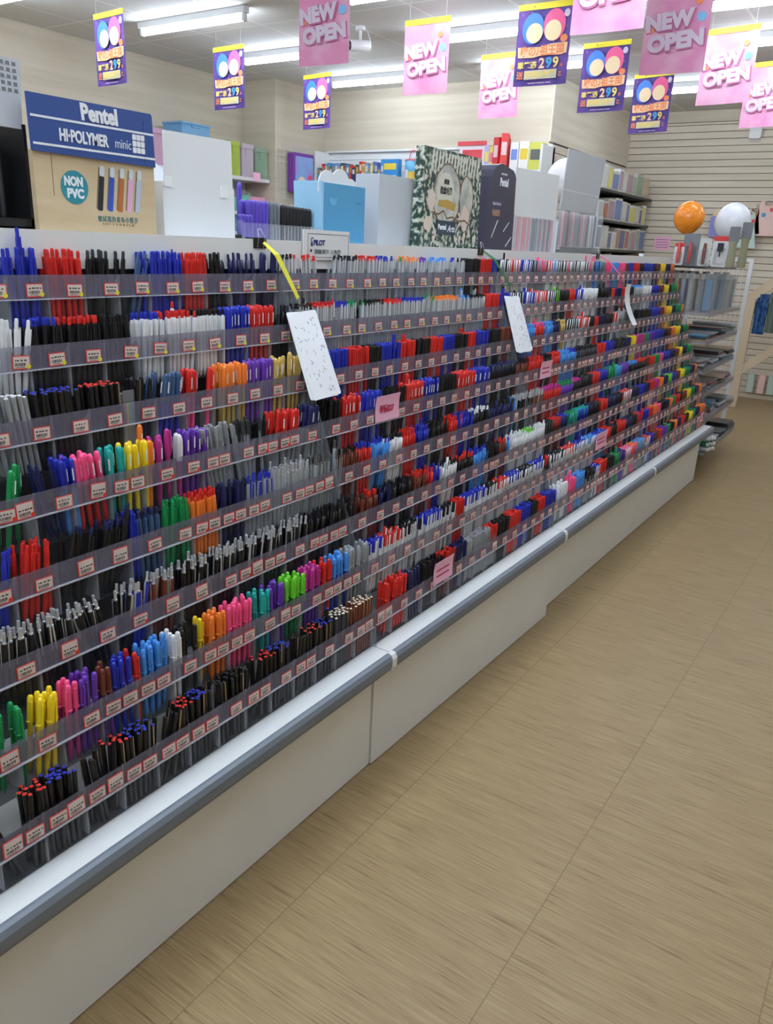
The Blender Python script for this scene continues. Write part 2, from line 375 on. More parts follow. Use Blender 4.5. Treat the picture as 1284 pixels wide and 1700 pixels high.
# ------------------------------------------------------------------ pens
ROWS = {
1: '0.812 C b b 0 .8;0.907 C r r 0 .9;0.984 C d k 4 .6;1.074 C s s 14 .5;1.124 C b b 0 .9;1.236 C r r 0 .9;1.313 C k k -6 .6;1.378 C n n -4 .7;1.490 A n n 3 .9;1.562 L k c 0 .4;1.602 L r c -6 .6;1.704 .;1.735 L b c 4 .3;1.764 L k c 6 .7;1.883 L r c 0 .8;1.978 L b c 4 .6;2.058 L g c 8 .5;2.108 L o c 0 .8;2.212 L v c 6 .5;2.268 L l c 4 .6;2.384 L b c 2 .5;2.467 L k c 2 .6;2.531 W k k 3 1;2.631 W r r 0 1;2.716 W b b 0 1;2.776 W k z 4 1;2.879 W r z 0 1;2.977 W b w 6 1;3.069 W n e 4 1;3.153 W p e 0 1;3.240 W r w 6 .9;3.292 W l w 0 1;3.359 W k z 3 1;3.455 W r z 3 .9;3.498 W k z 0 1;3.632 W d w 3 1;3.725 W p e 0 1;3.806 W n l 0 1;3.890 W k e 0 1;3.977 R p p 0 1;4.067 R l l 0 1;4.179 R p p 0 1;4.297 R u u 0 1;4.348 R b b 0 1;4.431 R r r 0 1;4.539 R k k 0 1;4.617 R b w 0 1;4.804 R n n 0 1;4.878 R u u 0 1;4.953 R y y 0 1;5.057 R n n 0 1;5.178 R o o 0 1;5.275 .',
2: '0.769 C w w 6 .8;0.812 C b k 3 .9;0.887 C r k 3 .9;0.978 C k k -4 .9;1.054 C b w 4 .9;1.118 C r w 4 .9;1.212 C k w 0 .9;1.313 A b b 2 1;1.392 A r r 1 1;1.473 C k k -5 .8;1.563 L k c 0 .8;1.638 L r c 0 1;1.720 L b c 0 .9;1.790 L g c 0 .4;1.853 L k c 0 1;1.962 L r c 0 1;2.052 L b c 0 1;2.185 L g c 0 .6;2.252 L o c 0 1;2.404 L l c 0 .8;2.472 L k c 0 1;2.598 W r r 6 1;2.714 W b b 0 1;2.811 W k w -4 1;2.936 W b w 5 .9;3.028 W r z 5 .9;3.156 W n z 6 1;3.239 W x k 0 1;3.305 W k k 4 1;3.402 W r r 0 1;3.488 W b w 8 .8;3.593 W w w 10 1;3.769 W k k 3 1;3.967 R r r 0 1;4.040 R n n 0 1;4.125 R r r 0 1;4.223 R k k 0 1;4.335 L l c 0 1;4.496 R w w 0 1;4.655 R b b 0 1;4.812 R u u 0 1;4.913 R y y 0 1;5.030 R n n 0 1;5.098 R g g 0 1;5.223 R o o 0 1;5.354 .',
3: '0.726 F w e -8 .9;0.797 F b k -3 1;0.890 F r k -3 1;0.981 .;1.007 F k k 3 .8;1.044 A s b 12 .6;1.139 A r p 6 .6;1.211 A t t -4 .5;1.247 A o q 2 1;1.324 A v v 2 .9;1.418 A q q 3 .9;1.516 .;1.563 W k k 4 1;1.637 W b b 0 1;1.727 W r r 0 1;1.817 W k k 3 1;1.886 W b b 0 1;1.977 W r r 4 1;2.065 W k k 6 1;2.143 W r r 8 1;2.225 W b b 5 1;2.304 W k k 3 1;2.387 W r r 0 1;2.460 W b b 3 1;2.546 W k k 6 1;2.647 W u u 6 1;2.764 .;2.828 C l l 3 1;2.952 C p r 3 1;3.041 C l l 3 1;3.134 C n n 3 1;3.218 C q q 2 .9;3.278 W k w 8 1;3.426 W r w 8 1;3.554 W k k 5 .9;3.633 R r r 0 1;3.697 R n n 0 1;3.790 W k k 8 1;3.886 W r w 8 1;3.976 S e c 0 .8;4.199 .;4.333 R k k 3 1;4.555 R b b 0 1;4.733 R u u 0 1;4.808 R o o 0 1;4.872 R y y 0 1;4.977 R n n 0 1;5.072 R g g 0 1;5.214 R o o 0 1;5.362 .',
4: '0.683 A g g 6 .8;0.740 C n n -9 .6;0.805 A b l -4 .9;0.835 A p r -6 .9;0.903 A t t 0 1;0.940 A y y 3 1;0.993 A o o 3 1;1.017 A m m 2 1;1.071 A w m 2 .8;1.090 A v v 3 1;1.158 S e c -10 .8;1.262 S d c -8 .7;1.336 C k k 8 .6;1.352 A r e 8 .9;1.466 A n e 10 .9;1.551 .;1.581 S k k 4 .9;1.637 A r r 3 .9;1.732 A b b 4 .9;1.816 .;1.841 S k k 3 .9;1.948 A r r 3 1;2.050 A b b 3 1;2.137 S k k 3 1;2.253 A r r 3 1;2.378 A b b 4 1;2.485 S n k 4 1;2.701 C k u 8 .6;2.819 C r r 4 1;2.951 C k k 5 1;3.042 C r r 5 1;3.144 C l l 6 1;3.238 C b l 5 1;3.321 C k d 8 1;3.570 R r r 4 1;3.692 R b b 4 1;3.822 C k k 10 1;3.996 R n n 0 1;4.093 R y y 0 1;4.184 R m m 0 1;4.332 R g g 0 1;4.409 R v v 0 1;4.511 R b b 0 1;4.716 R k k 0 1;4.779 R u u 0 1;4.870 R o o 0 1;4.950 R y y 0 1;5.061 R n n 0 1;5.132 R g g 0 1;5.234 R o o 0 1;5.371 .',
5: '0.640 C b b 10 .8;0.671 C r r 8 .8;0.739 C k k 10 .6;0.784 C n k 14 .7;0.895 C b b 2 .8;0.926 C n s 0 .8;0.989 C g g 3 .8;1.057 C r o 0 1;1.150 C n n 2 .9;1.229 C b c 2 .8;1.315 M w c 2 1;1.443 M k c 3 1;1.574 C k u 3 .6;1.648 C b r 3 .9;1.715 C b l 10 .6;1.780 C k w 6 .9;1.867 C r r 4 .9;1.945 C b b 6 .8;2.007 C k k 6 .9;2.132 C r r 5 .9;2.202 C b b 4 .9;2.292 C w k 10 .8;2.397 C k n 8 1;2.607 C l l 8 .6;2.627 M d k 3 1;2.788 M z u 0 .8;2.891 C m r 5 1;3.063 C g v 5 1;3.189 C m k 5 .9;3.295 W k k 3 1;3.444 W r r 0 1;3.546 W b b 0 1;3.653 W g g 0 1;3.739 W t l 0 1;3.847 W v v 0 1;3.969 C l k 4 1;4.098 C r k 4 1;4.244 R u u 0 1;4.331 R r r 0 1;4.421 R g g 0 1;4.515 R p w 0 1;4.587 R b b 0 1;4.737 R n n 0 1;4.842 R u u 0 1;4.923 R y y 0 1;5.021 R n n 0 1;5.107 R g g 0 1;5.241 R o o 0 1;5.365 .',
6: '0.597 M w k 4 1;0.675 M w k -3 .9;0.735 M w k -10 .8;0.816 M w k 8 .6;0.855 M w b 10 .7;0.907 M w u 6 .9;0.982 M w k 6 1;1.069 M w k 5 1;1.172 M w k 8 .9;1.266 M e k 6 .8;1.369 C k k 5 .8;1.569 C d u 0 .5;1.617 C r u -3 .9;1.684 C n n 4 .7;1.737 C k k 6 .9;1.849 C r u 3 .9;1.936 C r r 8 .6;1.971 C b b 6 .7;2.014 C k w 8 .9;2.119 C r k 8 .7;2.215 C b l 8 .9;2.318 S k k 3 1;2.427 C r u 3 .8;2.484 C b l -3 .3;2.513 C w w 6 1;2.636 C x w 5 1;2.700 C w w 6 1;2.825 S k d 3 1;2.908 S r u 0 1;2.995 S b n 0 1;3.073 S g t 0 1;3.168 S t b 0 1;3.297 S n k 0 1;3.372 W k k 3 1;3.450 W r r 3 1;3.563 W n n 3 1;3.665 W k k 3 1;3.772 W r w 0 1;3.903 W k n 0 1;4.021 R b b 0 1;4.124 R n n 0 1;4.231 R r w 0 1;4.319 R m m 0 1;4.411 R o y 0 1;4.483 R n n 0 1;4.580 R x g 0 1;4.669 R b b 0 1;4.760 R u r 0 1;4.854 R y y 0 1;4.951 R g g 0 1;5.082 R n n 0 1;5.187 R o o 0 1;5.343 .',
7: '0.555 D g g 3 .9;0.609 D y y 8 1;0.671 D p m 3 .9;0.699 D v v 3 .9;0.736 D u v 2 .9;0.772 D b b 2 .9;0.817 D r r 0 .8;0.839 D l l 3 1;0.909 D w w 0 1;0.934 D k k 2 .9;0.991 D y y 2 .8;1.011 D o o 3 1;1.059 D p p 3 1;1.150 D t t 2 .9;1.193 D v v 2 1;1.246 D x g 3 1;1.314 D m v 4 1;1.382 D r r 2 .9;1.418 D l b 3 1;1.485 D e e 4 1;1.574 S b w 5 1;1.647 S r w 6 .9;1.737 S k w 5 .8;1.832 S b w 5 1;1.963 S k w 6 .8;2.037 S r r 3 .9;2.099 S b w 5 1;2.248 S k w 6 .9;2.327 S r w 5 1;2.411 S b w 5 1;2.520 S k w 5 1;2.624 S b w 5 1;2.735 S r k 3 .6;2.805 S k w 5 1;2.940 S r w 4 1;3.058 S b w 6 1;3.168 S l w 2 1;3.301 W b l 0 1;3.441 W r r 3 1;3.507 W k k 3 1;3.591 W r r 3 1;3.715 W n n 3 1;3.808 W k k 0 1;3.904 W r r 0 1;3.984 R b b 0 1;4.109 R r r 0 1;4.196 R o o 0 1;4.263 R p p 0 1;4.331 R k k 0 1;4.426 R n n 0 1;4.499 R o o 0 1;4.561 R g g 0 1;4.638 R r r 0 1;4.730 R k k 0 1;4.798 R u r 0 1;4.896 R y y 0 1;4.982 R g g 0 1;5.101 R n n 0 1;5.178 R o o 0 1;5.322 .',
8: '0.512 F k k -16 .3;0.561 F r k 0 1;0.604 F b k 0 1;0.652 F k k -18 .3;0.673 F k k -8 .4;0.723 F r k 0 1;0.765 F b k 0 1;0.823 F k k 14 .3;0.879 F r k 0 1;0.922 F b k 0 1;0.961 F k k 0 .9;1.072 F k k 12 .4;1.109 F r k 0 1;1.163 F b k 0 1;1.229 F k k 4 .5;1.277 F r k 0 1;1.322 F b k 0 1;1.368 F z d 0 1;1.437 F z u 2 1;1.537 .;1.593 D r r 6 .8;1.712 D n n -6 .6;1.782 S k k 4 .7;1.891 S r u 5 .8;1.970 S n n 3 .8;2.047 S e c 4 .9;2.203 S r c 4 .9;2.256 S k k 3 1;2.357 W r r 2 1;2.445 W b b 3 1;2.537 W k k 4 1;2.602 W r r 0 1;2.680 W b b 0 1;2.773 D w w 6 .8;2.897 D p p 8 .8;2.988 D l l 6 .8;3.084 S k c 5 .8;3.199 S b w 4 1;3.259 D r r 2 1;3.352 D k k 2 .8;3.449 W g g 0 1;3.534 W n v 0 1;3.621 W p z 0 1;3.713 W o p 0 1;3.807 W l e 0 1;3.926 S r w 3 1;4.009 R b b 0 1;4.116 R u u 0 1;4.182 R r r 0 1;4.251 R v v 0 1;4.344 R g g 0 1;4.417 R k k 0 1;4.492 R o o 0 1;4.568 R n n 0 1;4.647 R r r 0 1;4.742 R k n 0 1;4.811 R y y 0 1;4.912 R g g 0 1;4.985 R n n 0 1;5.076 R o o 0 1;5.234 .',
}

SEGS = {True: 10, False: 6}
def lathe_np(prof, seg):
    """split rings so that profile corners stay crisp"""
    pr = []
    for a, b in zip(prof[:-1], prof[1:]): pr += [(a, b)]
    V = []; F = []
    for (r0, z0), (r1, z1) in pr:
        o = len(V)
        for r, z in ((r0, z0), (r1, z1)):
            for k in range(seg):
                a = 2 * math.pi * (k + .5) / seg; V.append((r * math.cos(a), r * math.sin(a), z))
        for k in range(seg):
            k2 = (k + 1) % seg; F.append((o + k, o + k2, o + seg + k2, o + seg + k))
    return V, F
def box_np(x0, x1, y0, y1, z0, z1, lean=0.0):
    V = [(x + (lean if z == z1 else 0), y, z) for z in (z0, z1) for y in (y0, y1) for x in (x0, x1)]
    return V, [(0, 2, 3, 1), (4, 5, 7, 6), (0, 1, 5, 4), (2, 6, 7, 3), (0, 4, 6, 2), (1, 3, 7, 5)]
E_ = .0003
def pen_geo(kind, near):
    g = SEGS[near]
    if kind == 'D':     # gel pen with a domed cap, collar and long clip
        parts = [('barrel', lathe_np([(.0012, 0), (.0036, .010), (.0043, .014), (.0043, .108)], g), 'body'),
                 ('cap', lathe_np([(.0046, .100), (.0066, .100), (.0066, .103), (.0054, .104), (.0054, .142), (.0049, .1465), (.0035, .1495), (E_, .151)], g), 'top'),
                 ('clip', box_np(.0056, .0082, -.0018, .0018, .082, .140), 'top')]
    elif kind == 'C':   # click pen
        parts = [('barrel', lathe_np([(.001, 0), (.0046, .014), (.0052, .03), (.0054, .10), (.0048, .124), (.0036, .130), (E_, .130)], g), 'body'),
                 ('button', lathe_np([(.0036, .128), (.0036, .140), (.0029, .1432), (E_, .1437)], g), 'top'),
                 ('clip', box_np(.0056, .0078, -.002, .002, .088, .128), 'body' if near is None else 'clip')]
    elif kind == 'F':   # fineliner, flat top
        parts = [('barrel', lathe_np([(.004, 0), (.0051, .003), (.0051, .137), (.0046, .138), (E_, .138)], g), 'body'),
                 ('cap_disc', lathe_np([(.0040, .1375), (.0040, .1392), (.0030, .1398), (E_, .1399)], g), 'top'),
                 ('clip', box_np(.0054, .0068, -.0013, .0013, .095, .138), 'goldclip')]
    elif kind == 'A':   # rollerball with rounded cap and broad arched clip
        parts = [('barrel', lathe_np([(.0015, 0), (.0045, .012), (.0050, .09)], g), 'body'),
                 ('cap', lathe_np([(.0058, .088), (.0062, .092), (.0061, .134), (.0050, .1415), (.003, .1445), (E_, .1452)], g), 'top'),
                 ('clip', lathe_np([(.0005, .092), (.0030, .100), (.0033, .125), (.0024, .138), (E_, .143)], 6), 'top'),
                 ('clip_label', box_np(.0096, .0102, -.0013, .0013, .105, .128), 'white')]
        V, F = parts[2][1]; parts[2] = ('clip', ([(x * .8 + .0072, y * 1.0, z) for x, y, z in V], F), 'top')
    elif kind == 'S':   # stick pen, clear barrel and slim coloured cap
        parts = [('barrel', lathe_np([(.001, 0), (.0042, .012), (.0044, .118)], g), 'body'),
                 ('cap', lathe_np([(.0050, .112), (.0050, .138), (.0042, .144), (E_, .1445)], g), 'top'),
                 ('clip', box_np(.0052, .0072, -.0019, .0019, .094, .141), 'clip')]
    elif kind == 'L':   # clear-barrelled pen with a small coloured end plug
        parts = [('barrel', lathe_np([(.001, 0), (.0042, .012), (.0047, .03), (.0047, .131)], g), 'body'),
                 ('end_plug', lathe_np([(.0045, .129), (.0045, .137), (.0032, .138), (.0032, .144), (E_, .1445)], g), 'top'),
                 ('clip', box_np(.0050, .0068, -.0018, .0018, .098, .136), 'clearclip')]
    elif kind == 'R':   # chunky marker
        parts = [('barrel', lathe_np([(.0070, 0), (.0078, .004), (.0078, .095)], g), 'body'),
                 ('cap', lathe_np([(.0082, .092), (.0082, .136), (.0074, .139), (E_, .139)], g), 'top'),
                 ('clip', box_np(.0082, .0100, -.0022, .0022, .10, .137), 'top')]
    elif kind == 'M':   # push pen with a metal end
        parts = [('barrel', lathe_np([(.0008, 0), (.0044, .016), (.0049, .03), (.0051, .120), (.0046, .124), (E_, .124)], g), 'body'),
                 ('button', lathe_np([(.0040, .125), (.0040, .128), (.0031, .1285), (.0031, .143), (.0027, .1445), (E_, .1446)], g), 'metal'),
                 ('clip', box_np(.0053, .0069, -.0016, .0016, .082, .126), 'metal')]
    elif kind == 'W':   # slim capped pen with wide flat cap
        parts = [('barrel', lathe_np([(.003, 0), (.0050, .006), (.0052, .10)], g), 'body'),
                 ('cap', lathe_np([(.0058, .098), (.0058, .1405), (.0050, .1425), (E_, .1427)], g), 'top'),
                 ('clip', box_np(.0058, .0080, -.0021, .0021, .092, .1415), 'clip')]
    q = dict(F=.84, C=.92, M=.92, S=.95).get(kind, 1.0)
    if q != 1.0: parts = [(n, ([(x * q, y * q, z) for x, y, z in V], F), r) for n, (V, F), r in parts]
    return parts
KINFO = dict(L=('clear_pen', 'clear-barrelled pen', .0053), D=('gel_pen', 'dome-capped gel pen', .0061), C=('click_pen', 'click pen', .0053), F=('fineliner_pen', 'flat-topped fineliner', .0047), A=('rollerball_pen', 'round-capped rollerball', .0066),
             S=('stick_pen', 'slim stick pen', .0053), R=('marker_pen', 'chunky marker', .0090), M=('push_pen', 'metal-ended push pen', .0053), W=('capped_pen', 'flat-capped pen', .0064))
def pmat(role, top, body):
    if role == 'top': return pcol(top)
    if role == 'body': return pcol(body)
    if role == 'metal': return chrome if top != 'k' else mat('dark_chrome', rgb(120, 122, 128), .25, .6)
    if role == 'goldclip': return mat('pale_gold_clip', rgb(190, 164, 128), .35, .6)
    if role == 'white': return white_card
    if role == 'clearclip': return clear('milky_clip', rgb(226, 228, 232), .8, .25)
    if role == 'clip': return pcol('w') if body == 'w' or body == 'z' else pcol(body if body != 'c' else top)
pens = []      # (distance, kind, top, body, matrix, bunch)
bunches = []
prng = random.Random(21)
def bdesc(b): 
    k, top, body = b['k'], b['top'], b['body']
    c = CNAME[top]
    if k in 'DARM' and k != 'M': return c
    if k == 'F': return f'black, {c}-topped' if body == 'k' and top != 'k' else (c if top == body else f'{CNAME[body]}, {c}-topped')
    if k == 'M': return CNAME[body] if body != 'c' else 'clear'
    if top == body: return c
    if body == 'c': return f'clear {c}-topped'
    return f'{c}-topped {CNAME[body]}'
for r in range(1, 9):
    items = [e.split() for e in ROWS[r].split(';')]
    row = []
    for a, b in zip(items[:-1], items[1:]):
        if a[1] == '.': continue
        row.append(dict(y0=float(a[0]), y1=float(b[0]), k=a[1], top=a[2], body=a[3], lean=float(a[4]), dens=float(a[5]), r=r, pens=0))
    for i, b in enumerate(row):
        b['l'] = row[i - 1] if i else None; b['n'] = row[i + 1] if i + 1 < len(row) else None
        b['id'] = len(bunches); bunches.append(b)
    xf, zf = XF(r), ZB(r) - .0563
    for s, (sy0, sy1) in enumerate(SEC):
        L_ = sy1 - sy0 - .012; nc = 16 if s == 3 else 15; pitch = L_ / nc
        for c in range(nc):
            a = sy0 + .006 + c * pitch + .0016; e = a + pitch - .0032
            for b in row:
                lo, hi = max(a, b['y0']), min(e, b['y1'])
                if hi - lo < .011: continue
                b.setdefault('sec', s)
                rad = KINFO[b['k']][2]
                lean = math.radians(b['lean'] * .8)
                d = 2 * rad + .0004
                sh = .085 * math.tan(abs(lean))
                y_lo = max(lo, a + (sh if lean < 0 else 0)) + rad; y_hi = min(hi, e - (sh if lean > 0 else 0)) - rad
                if y_hi < y_lo: y_lo = y_hi = (max(y_lo - rad, a + rad) + min(y_hi + rad, e - rad)) / 2
                ny = int((y_hi - y_lo + .001) / d) + 1
                depth = .0435
                nx = max(1, int((depth - 2 * rad - .002) / d) + 1)
                if s >= 2: nx = min(nx, 3)
                for ix in range(nx):
                    for iy in range(ny):
                        if prng.random() > b['dens'] ** (.8 if ix == 0 else 1.3): continue
                        x = xf - .0035 - rad - ix * d - (0.0 if b['k'] == 'R' else prng.uniform(0, .0008))
                        off = .5 * d if (ix % 2 and ny > 1) else 0
                        y = y_lo + (iy * d + off if ny == 1 else iy * (y_hi - y_lo) / max(ny - 1, 1) )
                        if off and iy == ny - 1: continue
                        y += off
                        jl = prng.gauss(0, (.026 if b['k'] in 'MCF' and s < 2 else .012) + abs(lean) * .22); jx = prng.gauss(-.004, .008)
                        scale = 1.0 + prng.uniform(-.012, .015)
                        rz = (prng.gauss(3.14, .6) if prng.random() < .88 else prng.gauss(0, .4)) if b['k'] == 'F' else (prng.uniform(-3.1, 3.1) if b['k'] == 'M' else prng.gauss(0, .6))
                        z = zf + (prng.uniform(.004, .03) if prng.random() < .02 and b['k'] not in 'R' else 0.0004)
                        pens.append((x, y, z, jx, -(lean + jl), rz, scale, b))
                        b['pens'] += 1
b0 = bunches[0]
pens.append((XF(1) - .018, .862, ZB(1) - .0563 + .036, .02, .02, 0.0, 1.0, b0)); b0['pens'] += 1   # one pen left standing proud of its neighbours
# ---- labels for the bunches
short = lambda b: CNAME[b['top']] if b['k'] != 'M' else CNAME[b['body']]
used = {}
for b in bunches:
    if not b['pens']: continue
    s = RNAME[b['sec']]; kd = KINFO[b['k']][1]
    base = f"{bdesc(b)} {kd}, {TIER[b['r']-1]} of {s}"
    l, n = b['l'], b['n']
    cands = []
    if l and n: cands.append(f"{base}, between {short(l)} and {short(n)}")
    if l: cands.append(f"{base}, right after the {short(l)}")
    if n: cands.append(f"{base}, left of the {short(n)}")
    if l and l['l'] and n: cands.append(f"{base}, between {short(l)} and {short(n)} nearer the far end")
    cands += [f"{base}, nearer the left end", f"{base}, nearer the right end", f"{base}, near the middle", base]
    for q in cands:
        if q not in used and len(q.split()) <= 16: break
    else: q = f"{base}, farther along"
    used[q] = 1; b['label'] = q
# ---- nearest 300 of a kind are pens of their own, the rest one object per kind
eye = Vector((.968, 0, 1.38))
bykind = {}
for p in pens: bykind.setdefault(p[7]['k'], []).append(p)
PM = {}
def pen_part_mesh(kind, pi, top, body):
    nm, (V, F), role = pen_geo(kind, True)[pi]
    m = pmat(role, top, body); key = (kind, pi, m.name)
    if key not in PM:
        me = bpy.data.meshes.new(nm); me.from_pydata(V, [], F); me.materials.append(m)
        if len(V) > 8: me.polygons.foreach_set('use_smooth', [True] * len(F))
        PM[key] = me
    return nm, PM[key]
def pen_matrix(p):
    x, y, z, jx, lean, rz, sc, b = p
    return Matrix.Translation((x, y, z)) @ Euler((lean, jx, 0)).to_matrix().to_4x4() @ Matrix.Rotation(rz, 4, 'Z') @ Matrix.Diagonal((1, 1, sc, 1))
for kind, lst in bykind.items():
    lst.sort(key=lambda p: (Vector(p[:3]) - eye).length + (XF(p[7]['r']) - p[0]) * 3.0)
    name, kd, rad = KINFO[kind]
    print('PENS', name, len(lst))
    for p in lst[:300]:
        b = p[7]
        root = bpy.data.objects.new(name, None); root.empty_display_size = .01; COL.objects.link(root)
        root.matrix_world = pen_matrix(p)
        tag(root, b['label'], 'pen', b['label'])
        for pi in range(len(pen_geo(kind, True))):
            nm, me = pen_part_mesh(kind, pi, b['top'], b['body'])
            o = bpy.data.objects.new(nm, me); COL.objects.link(o); o.parent = root
    rest = lst[300:]
    if not rest: continue
    geo = pen_geo(kind, False)
    VV = []; FF = []; MI = []; mats = []; o = 0
    base = [(np.array(V), np.array(F), role) for _, (V, F), role in geo]
    for p in rest:
        Mx = np.array(pen_matrix(p)); b = p[7]
        for V, F, role in base:
            m = pmat(role, b['top'], b['body'])
            if m not in mats: mats.append(m)
            VV.append(V @ Mx[:3, :3].T + Mx[:3, 3]); FF.append(F + o); MI.append(np.full(len(F), mats.index(m), dtype=np.int32)); o += len(V)
    V = np.concatenate(VV).astype(np.float32); F = np.concatenate(FF).astype(np.int32); MI = np.concatenate(MI)
    me = bpy.data.meshes.new(name)
    me.vertices.add(len(V)); me.vertices.foreach_set('co', V.ravel())
    me.loops.add(F.size); me.loops.foreach_set('vertex_index', F.ravel())
    me.polygons.add(len(F)); me.polygons.foreach_set('loop_start', np.arange(0, F.size, 4, dtype=np.int32)); me.polygons.foreach_set('loop_total', np.full(len(F), 4, dtype=np.int32))
    for m in mats: me.materials.append(m)
    me.polygons.foreach_set('material_index', MI); me.polygons.foreach_set('use_smooth', np.ones(len(F), dtype=bool))
    me.update(); me.validate()
    ob = bpy.data.objects.new(name, me); COL.objects.link(ob)
    tag(ob, f'packed {kd}s filling the racks farther along the aisle', 'pens', None, 'stuff')

# ------------------------------------------------------------------ price tags in the label strips
red_border = mat('tag_red_border', rgb(214, 66, 62), .5); tag_paper = mat('tag_paper', rgb(222, 210, 204), .6); ink = mat('black_ink', rgb(34, 34, 38), .6)
dot_y = mat('yellow_dot_sticker', rgb(232, 222, 40), .5); dot_r = mat('red_dot_sticker', rgb(232, 60, 40), .5)
def tag_meshes(w, h, seed):
    rr = random.Random(seed)
    a = MB().rbox(0, .0009, -w / 2, w / 2, 0, h, .0015, 'x').mesh('card', red_border)
    b = MB().box(.0009, .0012, -w / 2 + .0022, w / 2 - .0016, .0024, h - .0018).mesh('paper', tag_paper)
    c = MB(); y = -w / 2 + .005
    while y < w / 2 - .009:
        t = rr.choice((.0006, .001, .0015)); c.box(.0012, .0013, y, y + t, .006, .0115); y += t + rr.choice((.0005, .0009))
    y = -w / 2 + .005
    while y < w / 2 - .006:
        t = rr.uniform(.002, .005); c.box(.0012, .0013, y, y + t, .0145, .0175 - rr.uniform(0, .001)); y += t + rr.uniform(.001, .003)
    c.box(.0012, .0013, -w / 2 + .006, w / 2 - .011, .0036, .0046)
    return a, b, c.mesh('barcode', ink)
TM = [tag_meshes(.034, .024, k) for k in range(4)] + [tag_meshes(.034, .030, 9)]
dm = MB().cyl((.0012, 0, 0), (.0016, 0, 0), .0042, 14)
DM = {'y': dm.mesh('dot_sticker', dot_y), 'r': dm.mesh('dot_sticker', dot_r)}
trng = random.Random(5); tags_ = []
for r in range(1, 9):
    for s, (y0, y1) in enumerate(SEC):
        nc = 16 if s == 3 else 15; pitch = (y1 - y0 - .012) / nc
        for c in range(nc):
            ya = y0 + .006 + c * pitch
            if r <= 3 or (s == 1 and trng.random() < .9) or (r in (5, 6) and s == 0 and c < 9): ps = [.70 + trng.uniform(-.07, .04)]
            else: ps = trng.choice(([.27, .75], [.70], [.30, .74], [.6], [.26, .72]))
            if s >= 2 and trng.random() < .25: ps = ps[:1]
            for p in ps: tags_.append((ya + p * pitch, r, s, len(ps), p))
tags_ = [q for q in tags_ if q[0] > .36]
tags_.sort(key=lambda q: (Vector((XF(q[1]), q[0], ZB(q[1]))) - eye).length)
def over(y, r):
    best = [b for b in bunches if b['r'] == r and b['y0'] <= y < b['y1']]
    return best[0] if best else None
tag_used = {}; stuffb = [MB()]
for n_, (y, r, s, np_, p) in enumerate(tags_):
    tall = trng.random() < .12 and r >= 4
    tm = TM[4 if tall else trng.randrange(4)]
    dot = 'y' if (r <= 2 and s < 2) else ('r' if (r in (4, 5, 6) and trng.random() < .45 and s < 2) else None)
    loc = (XF(r) + .0018, y, ZB(r) + .0022 + trng.uniform(0, .002))
    if n_ < 300:
        b = over(y, r)
        where = f"below the {bdesc(b)} pens" if b and b['pens'] else 'under an empty slot'
        lab = f"red-edged barcode price tag, {TIER[r-1]} of {RNAME[s]}, {where}"
        k = tag_used.get(lab, 0); tag_used[lab] = k + 1
        if k == 1: lab = f"red-edged barcode price tag, {TIER[r-1]} of {RNAME[s]}, {where}, farther right"
        elif k > 1: lab = f"red-edged barcode tag, {TIER[r-1]} of {RNAME[s]}, {where}, {['third','fourth','fifth','sixth','seventh'][min(k-2,4)]} along"
        w = lab.split()
        t = thing('price_tag', ' '.join(w[:16]), 'price tag', loc, 0, 'price tags on the tray strips')
        t.rotation_euler = (trng.gauss(0, .03), 0, 0)
        for nm, me in zip(('card', 'paper', 'barcode'), tm):
            o = bpy.data.objects.new(nm, me); COL.objects.link(o); o.parent = t
        if dot:
            o = bpy.data.objects.new('dot_sticker', DM[dot]); COL.objects.link(o); o.parent = t; o.location = (0, .0135, .0045)
    else:
        x, y, z = loc
        stuffb[0].box(x, x + .0009, y - .017, y + .017, z, z + .024, 0).box(x + .0009, x + .0012, y - .0148, y + .0154, z + .0024, z + .0222, 1).box(x + .0012, x + .0013, y - .011, y + .008, z + .006, z + .011, 2)
o = stuffb[0].build('price_tag', [red_border, tag_paper, ink]); tag(o, 'small price tags along the tray strips farther down the aisle', 'price tags', None, 'stuff')

# ------------------------------------------------------------------ pink notes, try-out cards and the brand sign
crimson = mat('crimson_ink', rgb(190, 44, 84), .6)
SLOPE = math.atan(.047 / .118)
def on_slope(y, z, off):   # frame lying on the slanted rack face: local x along the aisle, y up the slope, z out of it
    x = -.385 + .047 / .118 * (1.258 - z) + off
    return Matrix.Translation((x, y, z)) @ Matrix.Rotation(-SLOPE, 4, 'Y') @ Matrix(((0, 0, 1, 0), (1, 0, 0, 0), (0, 1, 0, 0), (0, 0, 0, 1)))
def curl_sheet(w, h, t, bend, n=6):
    mb = MB(); P = []
    for i in range(n + 1):
        v = -h / 2 + h * i / n; zz = bend * (abs(v) / (h / 2)) ** 2 * (1 if v > 0 else .4)
        P.append((v, zz))
    for (v0, z0), (v1, z1) in zip(P[:-1], P[1:]):
        V = [(-w / 2, v0, z0), (w / 2, v0, z0), (w / 2, v1, z1), (-w / 2, v1, z1), (-w / 2, v0, z0 - t), (w / 2, v0, z0 - t), (w / 2, v1, z1 - t), (-w / 2, v1, z1 - t)]
        mb.add(V, [(0, 1, 2, 3), (7, 6, 5, 4), (0, 4, 5, 1), (1, 5, 6, 2), (2, 6, 7, 3), (3, 7, 4, 0)], 0)
    return mb
NOTES = [(1.836, .944, .120, .073, -.2395, 'pink paper sale note clipped on the fourth tier of the second rack', '特價$27'),
         (1.887, .480, .112, .070, -.0505, 'pink paper note tucked in the bottom tier of the second rack', None),
         (2.975, .936, .11, .068, -.2395, 'pink paper note on the fourth tier of the third rack', None),
         (3.349, .606, .14, .075, -.0975, 'pink paper note on the seventh tier of the third rack', None),
         (5.12, .447, .06, .058, -.0505, 'small pink note at the far end of the bottom tier', None)]
